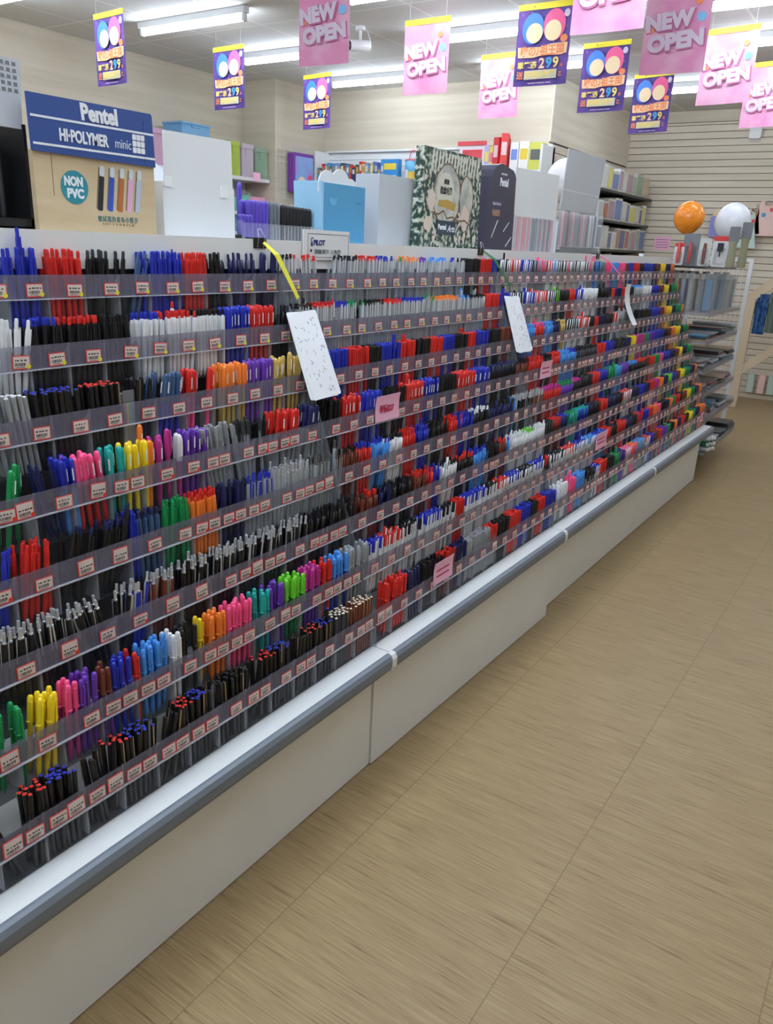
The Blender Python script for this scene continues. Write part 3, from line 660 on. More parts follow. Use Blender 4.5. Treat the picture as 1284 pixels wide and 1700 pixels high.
for y, z, w, h, tilt, lab, tx in NOTES:
    t = thing('paper_note', lab, 'note', (0, 0, 0), 0)
    t.matrix_world = face_x(tilt, y, z)
    curl_sheet(w, h, .0006, .004).build('sheet', pink_paper, t)
    if tx: text(tx, .024, crimson, t, Matrix.Translation((-.004, -.002, .0012)), .0006, width=.072)
    else:
        mb = MB()
        for k, q in enumerate((-.012, .006)): mb.box(-w * .36, w * .30, q - .0025, q + .0025, .0008, .0011)
        mb.build('printed_lines', crimson, t)
blue_ink = mat('blue_ink', rgb(60, 70, 140), .6); steel = mat('steel', rgb(190, 192, 196), .3, .9)
card_mat = mat('glossy_white_card', rgb(236, 239, 246), .35)
def tryout_card(y, ztop, w, h, rot, n, lab, strap, sname, seed, off=.036, bend=0.0):
    t = thing('tryout_card', lab, 'card', (0, 0, 0), 0, 'hanging try-out cards')
    t.matrix_world = on_slope(y, ztop, off) @ Matrix.Rotation(rot, 4, 'Z')
    for k in range(n):
        a = Matrix.Rotation((k - n + 1) * .05, 4, 'Z')
        if bend: mb = curl_sheet(w, h, .0008, bend, 10); mb.v = [tuple(a @ Vector((x, yy - h / 2, zz))) for x, yy, zz in mb.v]
        else: mb = MB().rbox(-w / 2, w / 2, -h, 0, -.001 * (n - k), -.001 * (n - k) + .0008, .006, 'z', 0, a)
        mb.build('card', card_mat, t)
    rr = random.Random(seed)
    for m_, cnt in ((blue_ink, 26), (ink, 34)):
        mb = MB()
        for k in range(cnt):
            cx = rr.uniform(-w * .4, w * .4); cy = -h * rr.uniform(.08, .95)
            p = Vector((cx, cy, -.0001))
            for j in range(rr.randint(2, 4)):
                q = p + Vector((rr.uniform(-.004, .004), rr.uniform(-.006, .004), 0))
                mb.cyl(p, q, .00035, 4); p = q
        if not bend: mb.build('pen_scribbles', m_, t)
    return t
tryout_card(1.563, 1.212, .115, .222, .045, 2, 'white scribbled try-out card hanging on a yellow strap between the first two racks', 'y', 'yellow', 3)
tryout_card(2.795, 1.216, .122, .212, .02, 3, 'white fanned try-out cards hanging on a green strap at the third rack', 'g', 'green', 4)
tryout_card(4.11, 1.232, .075, .205, .0, 1, 'curled white try-out card hanging on a pink strap at the farthest rack', 'p', 'pink', 5, .042, .03)
def lanyard(yc, y_end, zend, mstrap, lab, off):
    t = thing('lanyard', lab, 'lanyard', (0, 0, 0), 0, 'card straps')
    x1 = -.385 + .047 / .118 * (1.258 - zend) + off
    p0 = Vector((-.398, yc, 1.372)); p1 = Vector((-.372, yc + (y_end - yc) * .25, 1.345)); p2 = Vector((x1, y_end, zend + .03))
    for d in (-.004, .004):
        MB().ribbon([p0, p1 + Vector((.004, d, 0)), p2 + Vector((0, d * .3, 0))], (0, 1, .4), .009, .0016).build('strap', mstrap, t)
    MB().tube([p2 + Vector((0, 0, .004)), p2 + Vector((.002, 0, -.012))], .003, 8).tube([p2 + Vector((.002, .002, -.01)), p2 + Vector((.004, .005, -.024)), p2 + Vector((.004, .002, -.034)), p2 + Vector((.003, -.003, -.032))], .0012, 6).build('metal_hook', steel, t)
lanyard(1.50, 1.556, 1.212, mat('yellow_strap', rgb(214, 206, 60), .6), 'yellow lanyard strap hanging from the clip on the white header', .032)
lanyard(2.665, 2.79, 1.22, mat('green_strap', rgb(40, 110, 60), .6), 'green lanyard strap hanging from the middle clip on the white header', .032)
lanyard(3.90, 4.10, 1.236, mat('pink_strap', rgb(232, 110, 150), .6), 'pink lanyard strap hanging from the farthest clip on the header', .044)
for y, lab in ((1.50, 'black binder clip on the white header holding the yellow strap'), (2.665, 'black binder clip on the white header holding the green strap'),
               (3.90, 'small binder clip on the white header holding the pink strap')):
    t = thing('binder_clip', lab, 'clip', (-.424, y, 1.372), 0, 'binder clips on the header')
    MB().prism([(-.018, -.0135), (.009, -.0135), (.009, .0135), (-.018, .0135)], -.001, .001, 'y')
    MB().box(-.0145, .0145, -.022, .022, .0072, .0105).box(.0122, .0142, -.022, .022, -.014, .009).box(-.0145, -.0125, -.022, .022, -.014, .009).build('body', black_plastic, t)
    MB().tube([(.015, -.010, -.013), (.02, -.011, .012), (.012, -.006, .03), (.012, .006, .03), (.02, .011, .012), (.015, .010, -.013)], .0011, 6).build('wire_handle', steel, t)
# PILOT sign on the header
t = thing('brand_sign', 'small white framed sign in blue letters clipped on the white header board', 'sign', (-.4095, 1.768, 1.3755))
MB().box(0, .003, -.108, .092, -.042, .033).build('backing_card', white_card, t)
frame_ink = mat('sign_frame', rgb(120, 126, 134), .5)
fb = MB()
for (a, b, c, d) in ((-.09, .088, .0225, .024), (-.09, .088, -.036, -.0345), (-.09, -.0885, -.036, .024), (.0865, .088, -.036, .024)): fb.box(.003, .0035, a, b, c, d)
fb.build('frame_line', frame_ink, t)
navy_ink = mat('navy_ink', rgb(40, 48, 120), .5)
text('PILOT', .018, navy_ink, t, face_x(.0036, -.042, .0015), .0008)
lg = MB(); lg.box(.003, .0036, -.078, -.069, -.008, -.001).box(.003, .0036, -.0765, -.0705, -.001, .004).tube([(.0034, -.077, .004), (.0034, -.076, .011), (.0034, -.072, .0135), (.0034, -.0675, .012)], .0011, 6)
lg.build('emblem', navy_ink, t)
text('●', .010, ink, t, face_x(.0036, -.077, -.019), 0)
text('超級果汁 三色筆', .0125, mat('grey_ink', rgb(110, 112, 118), .6), t, face_x(.0036, -.005, -.021), .0002, width=.115)

# ------------------------------------------------------------------ boxes standing on top of the gondola
TZ = 1.3625
kraft = noise_mat('kraft_card', rgb(190, 168, 134), rgb(204, 184, 152), (1, 1, 6), 6, 3, .3, .7, .7, .2)
cobalt = mat('cobalt_print', rgb(44, 74, 140), .4); cobalt_dark = mat('dark_blue_print', rgb(34, 58, 118), .4)
print_white = mat('white_print', rgb(232, 235, 240), .5); teal_print = mat('teal_print', rgb(40, 134, 150), .5)
# eraser box with the blue header
t = thing('display_box', 'kraft cardboard display box with blue header and white lettering on gondola top', 'box', (-.48, 1.10, TZ))
w0, w1 = -.143, .143
MB().box(-.085, -.002, w0 + .004, w1 - .002, 0, .158).box(-.004, 0, w0, w1, 0, .158).build('body', kraft, t)
MB().prism([(w0 - .002, .156), (w1 + .001, .153), (w1 - .003, .252), (w1 - .006, .256), (w0 - .004, .254)], -.001, .005, 'x').build('header_panel', cobalt, t)
sb = MB(); sb.box(.005, .0056, w0 - .001, w1 - .001, .214, .218).box(.005, .0056, w0, w1, .167, .171); sb.build('white_stripes', print_white, t)
MB().box(.005, .0056, .1155, .1163, .158, .24).build('fold_line', cobalt_dark, t)
text('Pentel', .040, print_white, t, face_x(.0056, .008, .2365), .0018, shear=-.08, width=.088)
text('HI·POLYMER', .030, print_white, t, face_x(.0056, -.030, .190), .0010, width=.112)
text('minic', .026, mat('soft_white_print', rgb(205, 214, 232), .5), t, face_x(.0056, .062, .189), 0, width=.040)
gb = MB()
for i in range(3):
    for j in range(3): gb.rbox(.005, .0058, .086 + i * .0108, .0954 + i * .0108, .176 + j * .0124, .1868 + j * .0124, .0015, 'x')
gb.build('grid_emblem', print_white, t)
MB().cyl((0, 0, 0), (.0008, 0, 0), .031, 36).build('round_badge', teal_print, t, loc=(0, -.058, .098))
text('NON', .023, print_white, t, face_x(.0009, -.060, .109), .0012, width=.042); text('PVC', .023, print_white, t, face_x(.0009, -.057, .087), .0012, width=.038)
for k, (c, q) in enumerate((((30, 32, 38), .005), ((44, 78, 178), .030), ((172, 100, 48), .0545), ((214, 168, 200), .0775), ((178, 186, 204), .099))):
    cm = mat(f'eraser_print_{k}', rgb(*c), .5)
    Mx = Matrix.Translation((0, q, .106)) @ Matrix.Rotation(-.14, 4, 'X')
    MB().rbox(.0002, .0008, -.0062, .0062, -.048, .018, .003, 'x', 0, Mx).build('eraser_picture', cm, t)
    MB().rbox(.0002, .0007, -.0056, .0056, .018, .038, .005, 'x', 0, Mx).build('eraser_picture_tip', mat('clear_tip_print', rgb(200, 208, 214), .4), t)
    MB().rbox(.0001, .0004, -.0090, -.005, -.046, .034, .0019, 'x', 0, Mx).build('picture_outline', mat('shadow_print', rgb(120, 106, 86), .6), t)
text('擦拭我的桌布小幫手', .0125, mat('green_print', rgb(70, 120, 120), .6), t, face_x(.0004, .042, .043), .0001, width=.100, spacing=1.3)
text('ＳＯＦＴ ＥＲＡＳＥＲ', .006, mat('faint_print', rgb(150, 132, 104), .6), t, face_x(.0004, .042, .033), 0, width=.08)
MB().box(-.0002, .0004, -.105, -.1042, .08, .157).build('cut_line', mat('brown_slit', rgb(70, 56, 40), .7), t)
# black open box with a grey lid at the far left
t = thing('display_box', 'black display box with a raised grey lid at the far left of gondola top', 'box', (-.50, .84, TZ))
MB().box(-.14, 0, -.14, .121, 0, .035).box(-.14, -.134, -.14, .121, 0, .19).box(-.14, 0, -.14, -.134, 0, .2).box(-.14, 0, .115, .121, 0, .2).box(-.004, 0, -.14, .121, .0, .02).build('body', black_plastic, t)
MB().prism([(-.14, .192), (.117, .192), (.125, .308), (-.14, .308)], -.010, -.004, 'x').build('lid', grey_card, t)
mb = MB()
for i in range(11):
    for j in range(5): mb.box(-.004, -.0034, -.012 + i * .012, -.005 + i * .012, .252 + j * .011, .258 + j * .011)
mb.build('perforated_pattern', mat('dark_grey_print', rgb(110, 112, 116), .6), t)
rr = random.Random(3)
for k in range(11):
    y = .84 - .125 + k * .0215
    p = MB().lathe([(.004, 0), (.0055, .004), (.0055, .12), (.0048, .135), (.003, .14)], 10, Matrix.Translation((-.57 + rr.uniform(-.02, .02), y, TZ + .036)))
    tag(p.build('pen_refill_pack', mat('smoke_grey_plastic', rgb(58, 62, 68), .25)), 'dark grey pen standing in the black display box at far left', 'pen', 'dark pens in the black display box')
# white back of a display box
t = thing('display_box', 'plain white display box back with taped tabs, right of the kraft box', 'box', (-.50, 1.395, TZ))
MB().box(-.12, 0, -.112, .112, 0, .130).prism([(-.12, 0), (0, 0), (0, .13), (-.012, .165), (-.04, .18), (-.12, .13)], -.128, -.112, 'x').build('body', white_card, t)
MB().prism([(-.104, .130), (.107, .130), (.104, .2355), (-.103, .2335)], -.004, 0, 'x').build('header_panel', white_card, t)
MB().rbox(0, .002, -.109, -.085, .119, .142, .002, 'x').rbox(0, .002, .066, .09, .108, .133, .002, 'x').build('tape_tabs', mat('white_tab', rgb(236, 238, 240), .45), t)
# purple, grey and black pens in a clear stand
t = thing('pen_holder', 'clear stand of purple, grey and black pens on gondola top', 'stand', (-.50, 1.69, TZ))
MB().box(-.10, -.097, -.155, .168, 0, .07).box(-.003, 0, -.155, .168, 0, .055).box(-.10, 0, -.155, -.152, 0, .06).box(-.10, 0, .165, .168, 0, .06).box(-.10, 0, -.155, .168, 0, .003).build('clear_case', film, t)
MB().box(-.09, -.004, -.18, -.153, 0, .025).build('dark_foot', black_plastic, t)
V_ = mat('violet_pen', rgb(84, 64, 172), .35); G_ = mat('grey_pen', rgb(98, 104, 112), .35); K_ = black_plastic
def stand_pen(y, ztop, x, m_, lab, grp, lean=0):
    r_ = .0066
    q = thing('felt_pen', lab, 'pen', (x, y, TZ + .0035), 0, grp); q.rotation_euler = (lean, 0, 0)
    h_ = ztop - TZ - .0035
    MB().lathe([(r_ * .8, 0), (r_, .004), (r_, h_ * .55)], 12).build('barrel', m_, q)
    MB().lathe([(r_ * 1.06, h_ * .55), (r_ * 1.06, h_ * .93), (r_ * .9, h_ * .97), (r_ * .35, h_)], 12).build('cap', m_, q)
    if m_ is not V_: MB().box(r_, r_ + .002, -.0012, .0012, .012, .05).build('silver_mark', chrome, q)
for k in range(4):
    stand_pen(1.550 + k * .0136, 1.437 + .001 * (k % 2), -.525, V_, 'purple felt pen in the lower front bunch of the clear stand', 'lower purple felt pens', .03)
for k in range(6):
    for x in (-.56, -.54): stand_pen(1.597 + k * .0136 - (.0 if x == -.54 else .004), 1.473 + .002 * rr.random(), x, V_, 'purple felt pen in the tall bunch of the clear stand', 'tall purple felt pens')
stand_pen(1.604, 1.517, -.577, V_, 'purple felt pen sticking up highest from the clear stand', None)
for k in range(3): stand_pen(1.684 + k * .0136, 1.474, -.54, G_, 'grey felt pen between purple and black pens in clear stand', 'grey felt pens in the clear stand')
for k in range(9):
    for x in (-.56, -.535): stand_pen(1.727 + k * .0140, 1.470 - .0006 * k, x, K_, 'black felt pen in the right part of the clear stand', 'black felt pens in the clear stand')
# blue box with a white scalloped flap
sky = mat('sky_blue_card', rgb(74, 146, 188), .45); sky_l = mat('pale_blue_card', rgb(150, 196, 226), .45)
t = thing('display_box', 'sky-blue cardboard box with half-moon thumb cut and white scalloped flap', 'box', (-.50, 1.96, TZ))
MB().box(-.10, 0, -.099, .10, 0, .1745).build('body', sky, t)
MB().prism([(-.10, .1745), (-.10, .155), (-.10, .0), (-.103, .0), (-.112, .178)], -.10, .0, 'x').build('side_flap', sky_l, t)
pts = [(-.112, .15)]
for k, (cx, cz, rr_) in enumerate(((-.075, .165, .045), (-.018, .175, .045), (.032, .165, .03))):
    pass
for k in range(31):
    yy = -.112 + k * .178 / 30; pts.append((yy, max([.168] + [cz + math.sqrt(max(rr_ * rr_ - (yy - cx) ** 2, 0)) for cx, cz, rr_ in ((-.072, .166, .042), (-.012, .174, .042), (.038, .164, .03)) if abs(yy - cx) < rr_])))
pts += [(.066, .15)]
MB().prism(pts, -.012, -.008, 'x').build('scalloped_flap', white_card, t)
pts = [(-.058 + .019 * math.cos(a), .135 + .019 * math.sin(a)) for a in [math.pi + k * math.pi / 12 for k in range(13)]]
MB().prism(pts, 0, .0015, 'x').build('thumb_tab', mat('mid_blue_card', rgb(96, 166, 208), .45), t)
MB().box(-.001, .0008, .055, .08, .128, .1295).build('slit', mat('blue_slit', rgb(40, 90, 130), .6), t)
# grey panel
t = thing('display_box', 'plain grey cardboard box back between the blue box and the floral board', 'box', (-.52, 2.272, TZ))
MB().box(-.09, 0, -.11, .11, 0, .224).build('body', grey_card, t)
# floral board
leaf = noise_mat('leafy_print', rgb(44, 66, 60), rgb(196, 200, 184), (1, 1, 1), 62, 6, .47, .60, .5, .3)
cream = mat('cream_print', rgb(206, 204, 190), .5); gold = mat('gold_print', rgb(184, 150, 70), .4); ivory = noise_mat('ivory_print', rgb(196, 196, 184), rgb(156, 158, 156), (1, 1, 1), 26, 4, .42, .66, .5)
slate = mat('slate_print', rgb(48, 62, 78), .5)
t = thing('display_board', 'dark leafy patterned display board with cream jar shapes and gold banner', 'board', (-.48, 2.552, TZ))
MB().prism([(-.206, 0), (.216, 0), (.2, .325), (-.192, .325)], -.035, -.001, 'x').prism([(-.206, 0), (.216, 0), (.2, .325), (-.192, .325)], -.001, 0, 'x').build('board', leaf, t)
def blob(cx, cz, rx, rz, m_, x1, name='printed_shape', n=20, wob=.06, seed=1):
    r2 = random.Random(seed); pts = []
    for k in range(n):
        a = 2 * math.pi * k / n; s_ = 1 + r2.uniform(-wob, wob); pts.append((cx + rx * s_ * math.cos(a), cz + rz * s_ * math.sin(a)))
    return MB().prism(pts, 0, x1, 'x').build(name, m_, t)
mb = MB(); r2 = random.Random(8)
for k in range(16):
    y = -.15 + k * .021; mb.prism([(y, .255 + r2.uniform(0, .02)), (y + .008, .25), (y + .018, .315), (y + .006, .318)], 0, .0004, 'x')
mb.build('leaf_fan', cream, t)
blob(-.035, .185, .098, .100, mat('brown_outline', rgb(120, 96, 70), .5), .0006, 'frame_outline', 26, .05, 4)
blob(-.035, .187, .090, .092, ivory, .0009, 'jar_picture', 26, .05, 4)
blob(.102, .175, .052, .088, mat('brown_outline', rgb(120, 96, 70), .5), .0006, 'frame_outline', 18, .07, 6)
blob(.102, .176, .046, .080, ivory, .0009, 'bottle_picture', 18, .07, 6)
blob(-.05, .20, .058, .058, cream, .0011, 'label_panel', 18, .03, 3)
MB().prism([(-.095, .150), (.02, .138), (.028, .160), (-.03, .172), (-.09, .168)], .0011, .0016, 'x').build('gold_banner', gold, t)
text('超柔軟', .018, ink, t, face_x(.0018, -.045, .228), .0002, width=.034); text('柔繪毛筆', .026, ink, t, face_x(.0018, -.045, .200), .0004, width=.082)
for k, (cy, cz, a_) in enumerate(((-.14, .165, .022), (-.155, .09, .025), (.10, .118, .028))): blob(cy, cz, a_, a_ * 1.6 if k != 1 else a_, mat('blush_print', rgb(214, 196, 184), .5), .0012, 'petal', 12, .12, k)
r2 = random.Random(12)
for k in range(14): blob(r2.choice((-1, 1)) * r2.uniform(.03, .185), r2.uniform(.012, .085) if k < 9 else r2.uniform(.1, .3), r2.uniform(.006, .014), r2.uniform(.006, .013), mat('blush_print', rgb(214, 196, 184), .5), .0005, 'flower', 8, .2, k + 20)
mb = MB()
for sg in (-1, 1):
    P_ = [(.0008, -.035 + sg * (.085 + .018 * math.sin(q * 1.1)), .135 - q * .018) for q in range(7)]; mb.ribbon(P_, (0, 1, .2), .011, .0006)
mb.build('ribbon_curls', cream, t)
mb = MB(); mb.ribbon([(.0012, -.135, .128), (.0012, -.09, .122), (.0012, -.055, .136), (.0012, -.03, .112), (.0012, .01, .118), (.0012, .05, .106), (.0012, .10, .110), (.0012, .14, .095)], (0, 0, 1), .006, .0005); mb.build('gold_edging', mat('brown_outline', rgb(120, 96, 70), .5), t)
MB().box(0, .0022, -.095, .035, .058, .104).build('name_plate', slate, t)
text('Pentel', .024, print_white, t, face_x(.0024, -.060, .083), .0008, width=.055); text('Arts', .030, print_white, t, face_x(.0024, .003, .079), .0003, shear=.35, width=.055)
# white gadget pack behind the gap
t = thing('display_box', 'dark box standing in the gap between floral board and navy box', 'box', (-.60, 2.83, TZ)); MB().box(-.08, 0, -.08, .05, 0, .10).build('body', slate, t); MB().box(-.04, 0, -.035, .02, .10, .15).build('white_top', white_card, t)
# navy box
navy_card = mat('navy_card', rgb(58, 56, 74), .4); t = thing('display_box', 'dark navy arch-topped display box with small white lettering', 'box', (-.48, 2.945, TZ))
pts = [(-.116, 0), (.124, 0), (.108, .285)] + [(.098, .298), (.08, .31)] + [(-.02, .326), (-.06, .318), (-.088, .30), (-.102, .275)]
MB().prism(pts, -.09, 0, 'x').build('body', navy_card, t)
text('Pentel', .040, print_white, t, face_x(.0006, .005, .262), .0012, width=.070); text('PREMIUM', .010, print_white, t, face_x(.0006, .0, .290), 0, width=.05)
text('Stylo Sketch', .016, mat('lilac_print', rgb(196, 190, 214), .5), t, face_x(.0006, -.045, .182), 0, width=.07); text('極細筆', .026, mat('copper_print', rgb(176, 138, 118), .5), t, face_x(.0006, -.045, .150), .0003, width=.066)
mb = MB()
for k, (y, z) in enumerate(((-.07, .06), (.03, .085), (.06, .03))): mb.cyl((.0006, y, z), (.0006, y + .045, z + .035 + .03 * (k == 0)), .0018, 6)
mb.build('printed_pens', grey_card, t)
# clear box of pink and grey pens under a tall white card
t = thing('display_box', 'white card-backed clear box of thin pink and grey pens on gondola top', 'box', (-.48, 3.31, TZ))
MB().prism([(-.235, 0), (-.245, .155), (.205, .145), (.24, 0)], -.10, -.096, 'x').prism([(-.246, .155), (.206, .150), (.196, .335), (-.248, .327)], -.012, -.008, 'x').box(-.10, 0, -.24, -.236, 0, .155).box(-.10, 0, .212, .216, 0, .15).build('white_case', white_card, t)
MB().prism([(-.236, 0), (-.244, .155), (.206, .15), (.216, 0)], -.003, -.001, 'x').build('clear_front', film, t)
rr = random.Random(9)
thinc = [mat('thin_pen_pink', rgb(226, 160, 168), .4), mat('thin_pen_rose', rgb(204, 136, 146), .4), mat('thin_pen_grey', rgb(150, 156, 166), .4), mat('thin_pen_pale', rgb(206, 210, 216), .4), mat('thin_pen_slate', rgb(112, 118, 130), .4)]
def thin_pens(y0, y1, z0, h_, x, lab, grp, pal):
    y = y0
    while y < y1:
        m_ = pal(y)
        tag(MB().lathe([(.0035, 0), (.0052, .005), (.0052, h_ * .7), (.0046, h_ * .97), (.002, h_)], 8, Matrix.Translation((x + rr.uniform(-.003, .003), y, z0))).build('thin_pen', m_), lab, 'pen', grp)
        y += .0122
thin_pens(3.085, 3.51, TZ + .002, .148, -.50, 'thin pastel pen packed upright in the white card-backed clear box', 'thin pens in the white card-backed box', lambda y: thinc[rr.choice((0, 0, 1, 3))] if y < 3.27 else thinc[rr.choice((2, 3, 2, 4, 0))])
# grey tilted-lid box
t = thing('display_box', 'clear pen box with a tall tilted grey lid near the balloon', 'box', (-.48, 3.86, TZ))
MB().prism([(-.265, .200), (.205, .205), (.255, .462), (-.235, .458)], -.03, -.026, 'x').build('lid', grey_card, t)
MB().box(-.027, -.0255, -.262, .21, .285, .288).build('lid_crease', white_card, t)
MB().box(-.10, -.097, -.28, .25, 0, .20).box(-.003, 0, -.28, .25, 0, .20).box(-.10, 0, -.28, -.277, 0, .2).box(-.10, 0, .247, .25, 0, .2).box(-.10, 0, -.28, .25, 0, .045).build('clear_case', film, t)
MB().box(-.095, -.005, -.27, .24, .003, .03).build('dark_base', mat('dark_green_card', rgb(60, 72, 54), .5), t)
thin_pens(3.592, 4.10, TZ + .046, .15, -.50, 'thin grey pen packed upright in the clear box with tilted lid', 'thin pens in the tilted-lid box', lambda y: thinc[rr.choice((2, 3, 4, 2, 1))])

# ------------------------------------------------------------------ hanging posters
violet = noise_mat('violet_poster', rgb(78, 60, 132), rgb(108, 76, 158), (1, 1, 1), 7, 2, .4, .6, .55, .3)
rose = noise_mat('rose_poster', rgb(226, 148, 190), rgb(232, 178, 206), (1, 1, 1), 6, 3, .38, .62, .55, .3)
yellow_bar = mat('yellow_bar', rgb(238, 222, 44), .5)
pr_blue = mat('poster_blue', rgb(60, 130, 226), .5); pr_pink = mat('poster_pink', rgb(238, 92, 148), .5); pr_skin = mat('poster_cream', rgb(246, 222, 176), .5)
pr_orange = mat('poster_orange', rgb(240, 140, 84), .5); pr_peach = mat('poster_peach', rgb(250, 206, 160), .5); pr_yel = mat('poster_yellow', rgb(240, 216, 120), .5)
pr_cyan = mat('poster_cyan', rgb(60, 160, 214), .5); pr_shadow = mat('poster_rose_shadow', rgb(192, 106, 154), .5); pr_w = mat('poster_white', rgb(216, 200, 220), .5)
nylon = mat('nylon_thread', rgb(220, 220, 220), .4)
PWID, PHT = .325, .415
def poster_base(name, x, y, ang, lab, cat, grp, body_m, ztop=2.70):
    t = thing(name, lab, cat, (x, y, ztop), math.radians(ang), grp)
    w = PWID
    n = 6; mb = MB()
    for i in range(n):      # slightly bowed sheet
        a0 = i / n; a1 = (i + 1) / n
        f = lambda q: .010 * math.sin(math.pi * q)
        V = [(-w / 2 + w * a0, f(a0), -PHT), (-w / 2 + w * a1, f(a1), -PHT), (-w / 2 + w * a1, f(a1), -.03), (-w / 2 + w * a0, f(a0), -.03)]
        V += [(p[0], p[1] + .0008, p[2]) for p in V]
        mb.add(V, [(0, 1, 2, 3), (7, 6, 5, 4), (0, 4, 5, 1), (2, 6, 7, 3), (0, 3, 7, 4), (1, 5, 6, 2)])
    mb.build('sheet', body_m, t)
    MB().box(-w / 2 - .001, w / 2 + .001, -.0015, .003, -.031, 0).build('yellow_bar', yellow_bar, t)
    text('● ─────', .014, mat('olive_print', rgb(170, 150, 50), .5), t, face_ny(-.03, -.0018, -.016), 0)
    MB().cyl((-w * .4, 0, -.004), (-w * .4, 0, H - ztop), .0008, 5).cyl((w * .4, 0, -.004), (w * .4, 0, H - ztop), .0008, 5).build('hanging_thread', nylon, t)
    return t
def disc(t, cx, cz, rx, rz, m_, y, name, n=26):
    pts = [(cz + rz * math.sin(2 * math.pi * k / n), cx + rx * math.cos(2 * math.pi * k / n)) for k in range(n)]
    return MB().prism(pts, y - .0006, y, 'y').build(name, m_, t)
def purple(x, y, ang, lab):
    t = poster_base('hanging_poster', x, y, ang, lab, 'poster', 'purple hanging posters', violet)
    disc(t, -.065, -.125, .066, .078, pr_blue, -.001, 'blue_shape'); disc(t, .062, -.115, .066, .080, pr_pink, -.001, 'pink_shape')
    disc(t, -.055, -.148, .050, .050, pr_skin, -.0018, 'cream_shape'); disc(t, .056, -.142, .050, .052, pr_skin, -.0018, 'cream_shape')
    disc(t, .132, -.062, .017, .020, pr_w, -.001, 'white_shape', 10); disc(t, .125, -.185, .022, .020, pr_orange, -.001, 'orange_shape', 9)
    MB().prism([(-.214, -.15), (-.268, -.145), (-.272, -.05), (-.262, .0), (-.266, .10), (-.258, .148), (-.206, .150), (-.208, .05), (-.22, -.02)], -.0014, -.0008, 'y').build('title_panel', pr_peach, t)
    text('嗨の♪祖王国', .058, pr_orange, t, face_ny(0, -.0016, -.238), .0018, width=.262)
    text('單筆滿', .038, pr_yel, t, face_ny(-.085, -.0012, -.308), .0012, width=.118)
    text('2', .072, pr_peach, t, face_ny(.005, -.0012, -.302), .002); text('9', .072, pr_cyan, t, face_ny(.048, -.0012, -.302), .003); text('9', .072, pr_yel, t, face_ny(.089, -.0012, -.302), .002)
    text('元', .020, pr_orange, t, face_ny(.125, -.0012, -.318), .0005)
    text('送', .042, pr_orange, t, face_ny(-.125, -.0012, -.358), .0012)
    MB().box(-.098, .10, -.0012, -.0006, -.382, -.336).build('gift_panel', mat('pale_print', rgb(206, 206, 200), .5), t)
    text('聰明環保袋', .042, pr_yel, t, face_ny(.0, -.0018, -.359), .0016, width=.185)
    text('乙', .026, pr_orange, t, face_ny(.122, -.0012, -.362), .0008)
    text('▬▬▬ ▬▬▬ ▬▬', .012, pr_w, t, face_ny(.0, -.0012, -.402), 0, width=.14)
    sb = MB(); r2 = random.Random(2)
    for k in range(16):
        a, b = r2.uniform(-.15, .15), -r2.uniform(.04, .2); sb.box(a - .002, a + .002, -.0004, .0, b - .002, b + .002)
    sb.build('star_dots', pr_w, t)
    return t
def pinkp(x, y, ang, lab, cut=0):
    t = poster_base('hanging_poster', x, y, ang, lab, 'poster', 'pink hanging posters', rose)
    Rm = Matrix.Rotation(math.radians(5), 4, 'Z')
    text('NEW', .098, pr_shadow, t, face_ny(-.030, -.0022, -.178) @ Rm, .0075, width=.245, name='lettering_shadow')
    text('NEW', .098, pr_w, t, face_ny(-.036, -.0032, -.172) @ Rm, .0062, width=.240)
    text('OPEN', .098, pr_shadow, t, face_ny(.008, -.0022, -.272) @ Rm, .0075, width=.285, name='lettering_shadow')
    text('OPEN', .098, pr_w, t, face_ny(.002, -.0032, -.266) @ Rm, .0062, width=.280)
    disc(t, .095, -.095, .018, .016, pr_orange, -.001, 'orange_shape', 8)
    disc(t, .118, -.165, .024, .022, mat('poster_sky', rgb(130, 190, 240), .5), -.001, 'blue_shape', 14)
    disc(t, -.135, -.212, .026, .016, pr_orange, -.001, 'orange_shape', 9)
    return t
purple(-3.73, 3.725, -5, 'purple poster with orange title hanging leftmost, above the kraft display box')
purple(-3.66, 4.718, -3, 'purple poster hanging second from the left, below the left tube lights')
purple(-3.66, 5.75, -7, 'purple poster hanging third from left, in front of the beige pillar')
purple(-1.16, 4.675, 1, 'largest purple poster, hanging at the top in front of the outer wall corner')
purple(-1.137, 5.634, -3, 'purple poster hanging right of and behind the largest purple one')
purple(-1.12, 6.66, -11, 'purple poster hanging rightmost and lowest of the purple ones')
pinkp(-2.02, 3.765, 4, 'pink NEW OPEN poster cut by the photo top, beside the security camera')
pinkp(-1.94, 4.684, 0, 'pink NEW OPEN poster with visible yellow bar left of the largest purple poster')
pinkp(-1.92, 5.667, -4, 'pink NEW OPEN poster partly behind the largest purple poster')
pinkp(-.43, 3.705, 0, 'pink poster at the top edge of which only the lowest letters show')
pinkp(-.40, 4.62, 3, 'big pink NEW OPEN poster overlapping two others at upper right')
pinkp(-.346, 5.583, -8, 'pink NEW OPEN poster with yellow bar, second from the right edge')
pinkp(-.28, 6.58, -9, 'pink poster cut by the right photo edge, lowest of the pink ones')

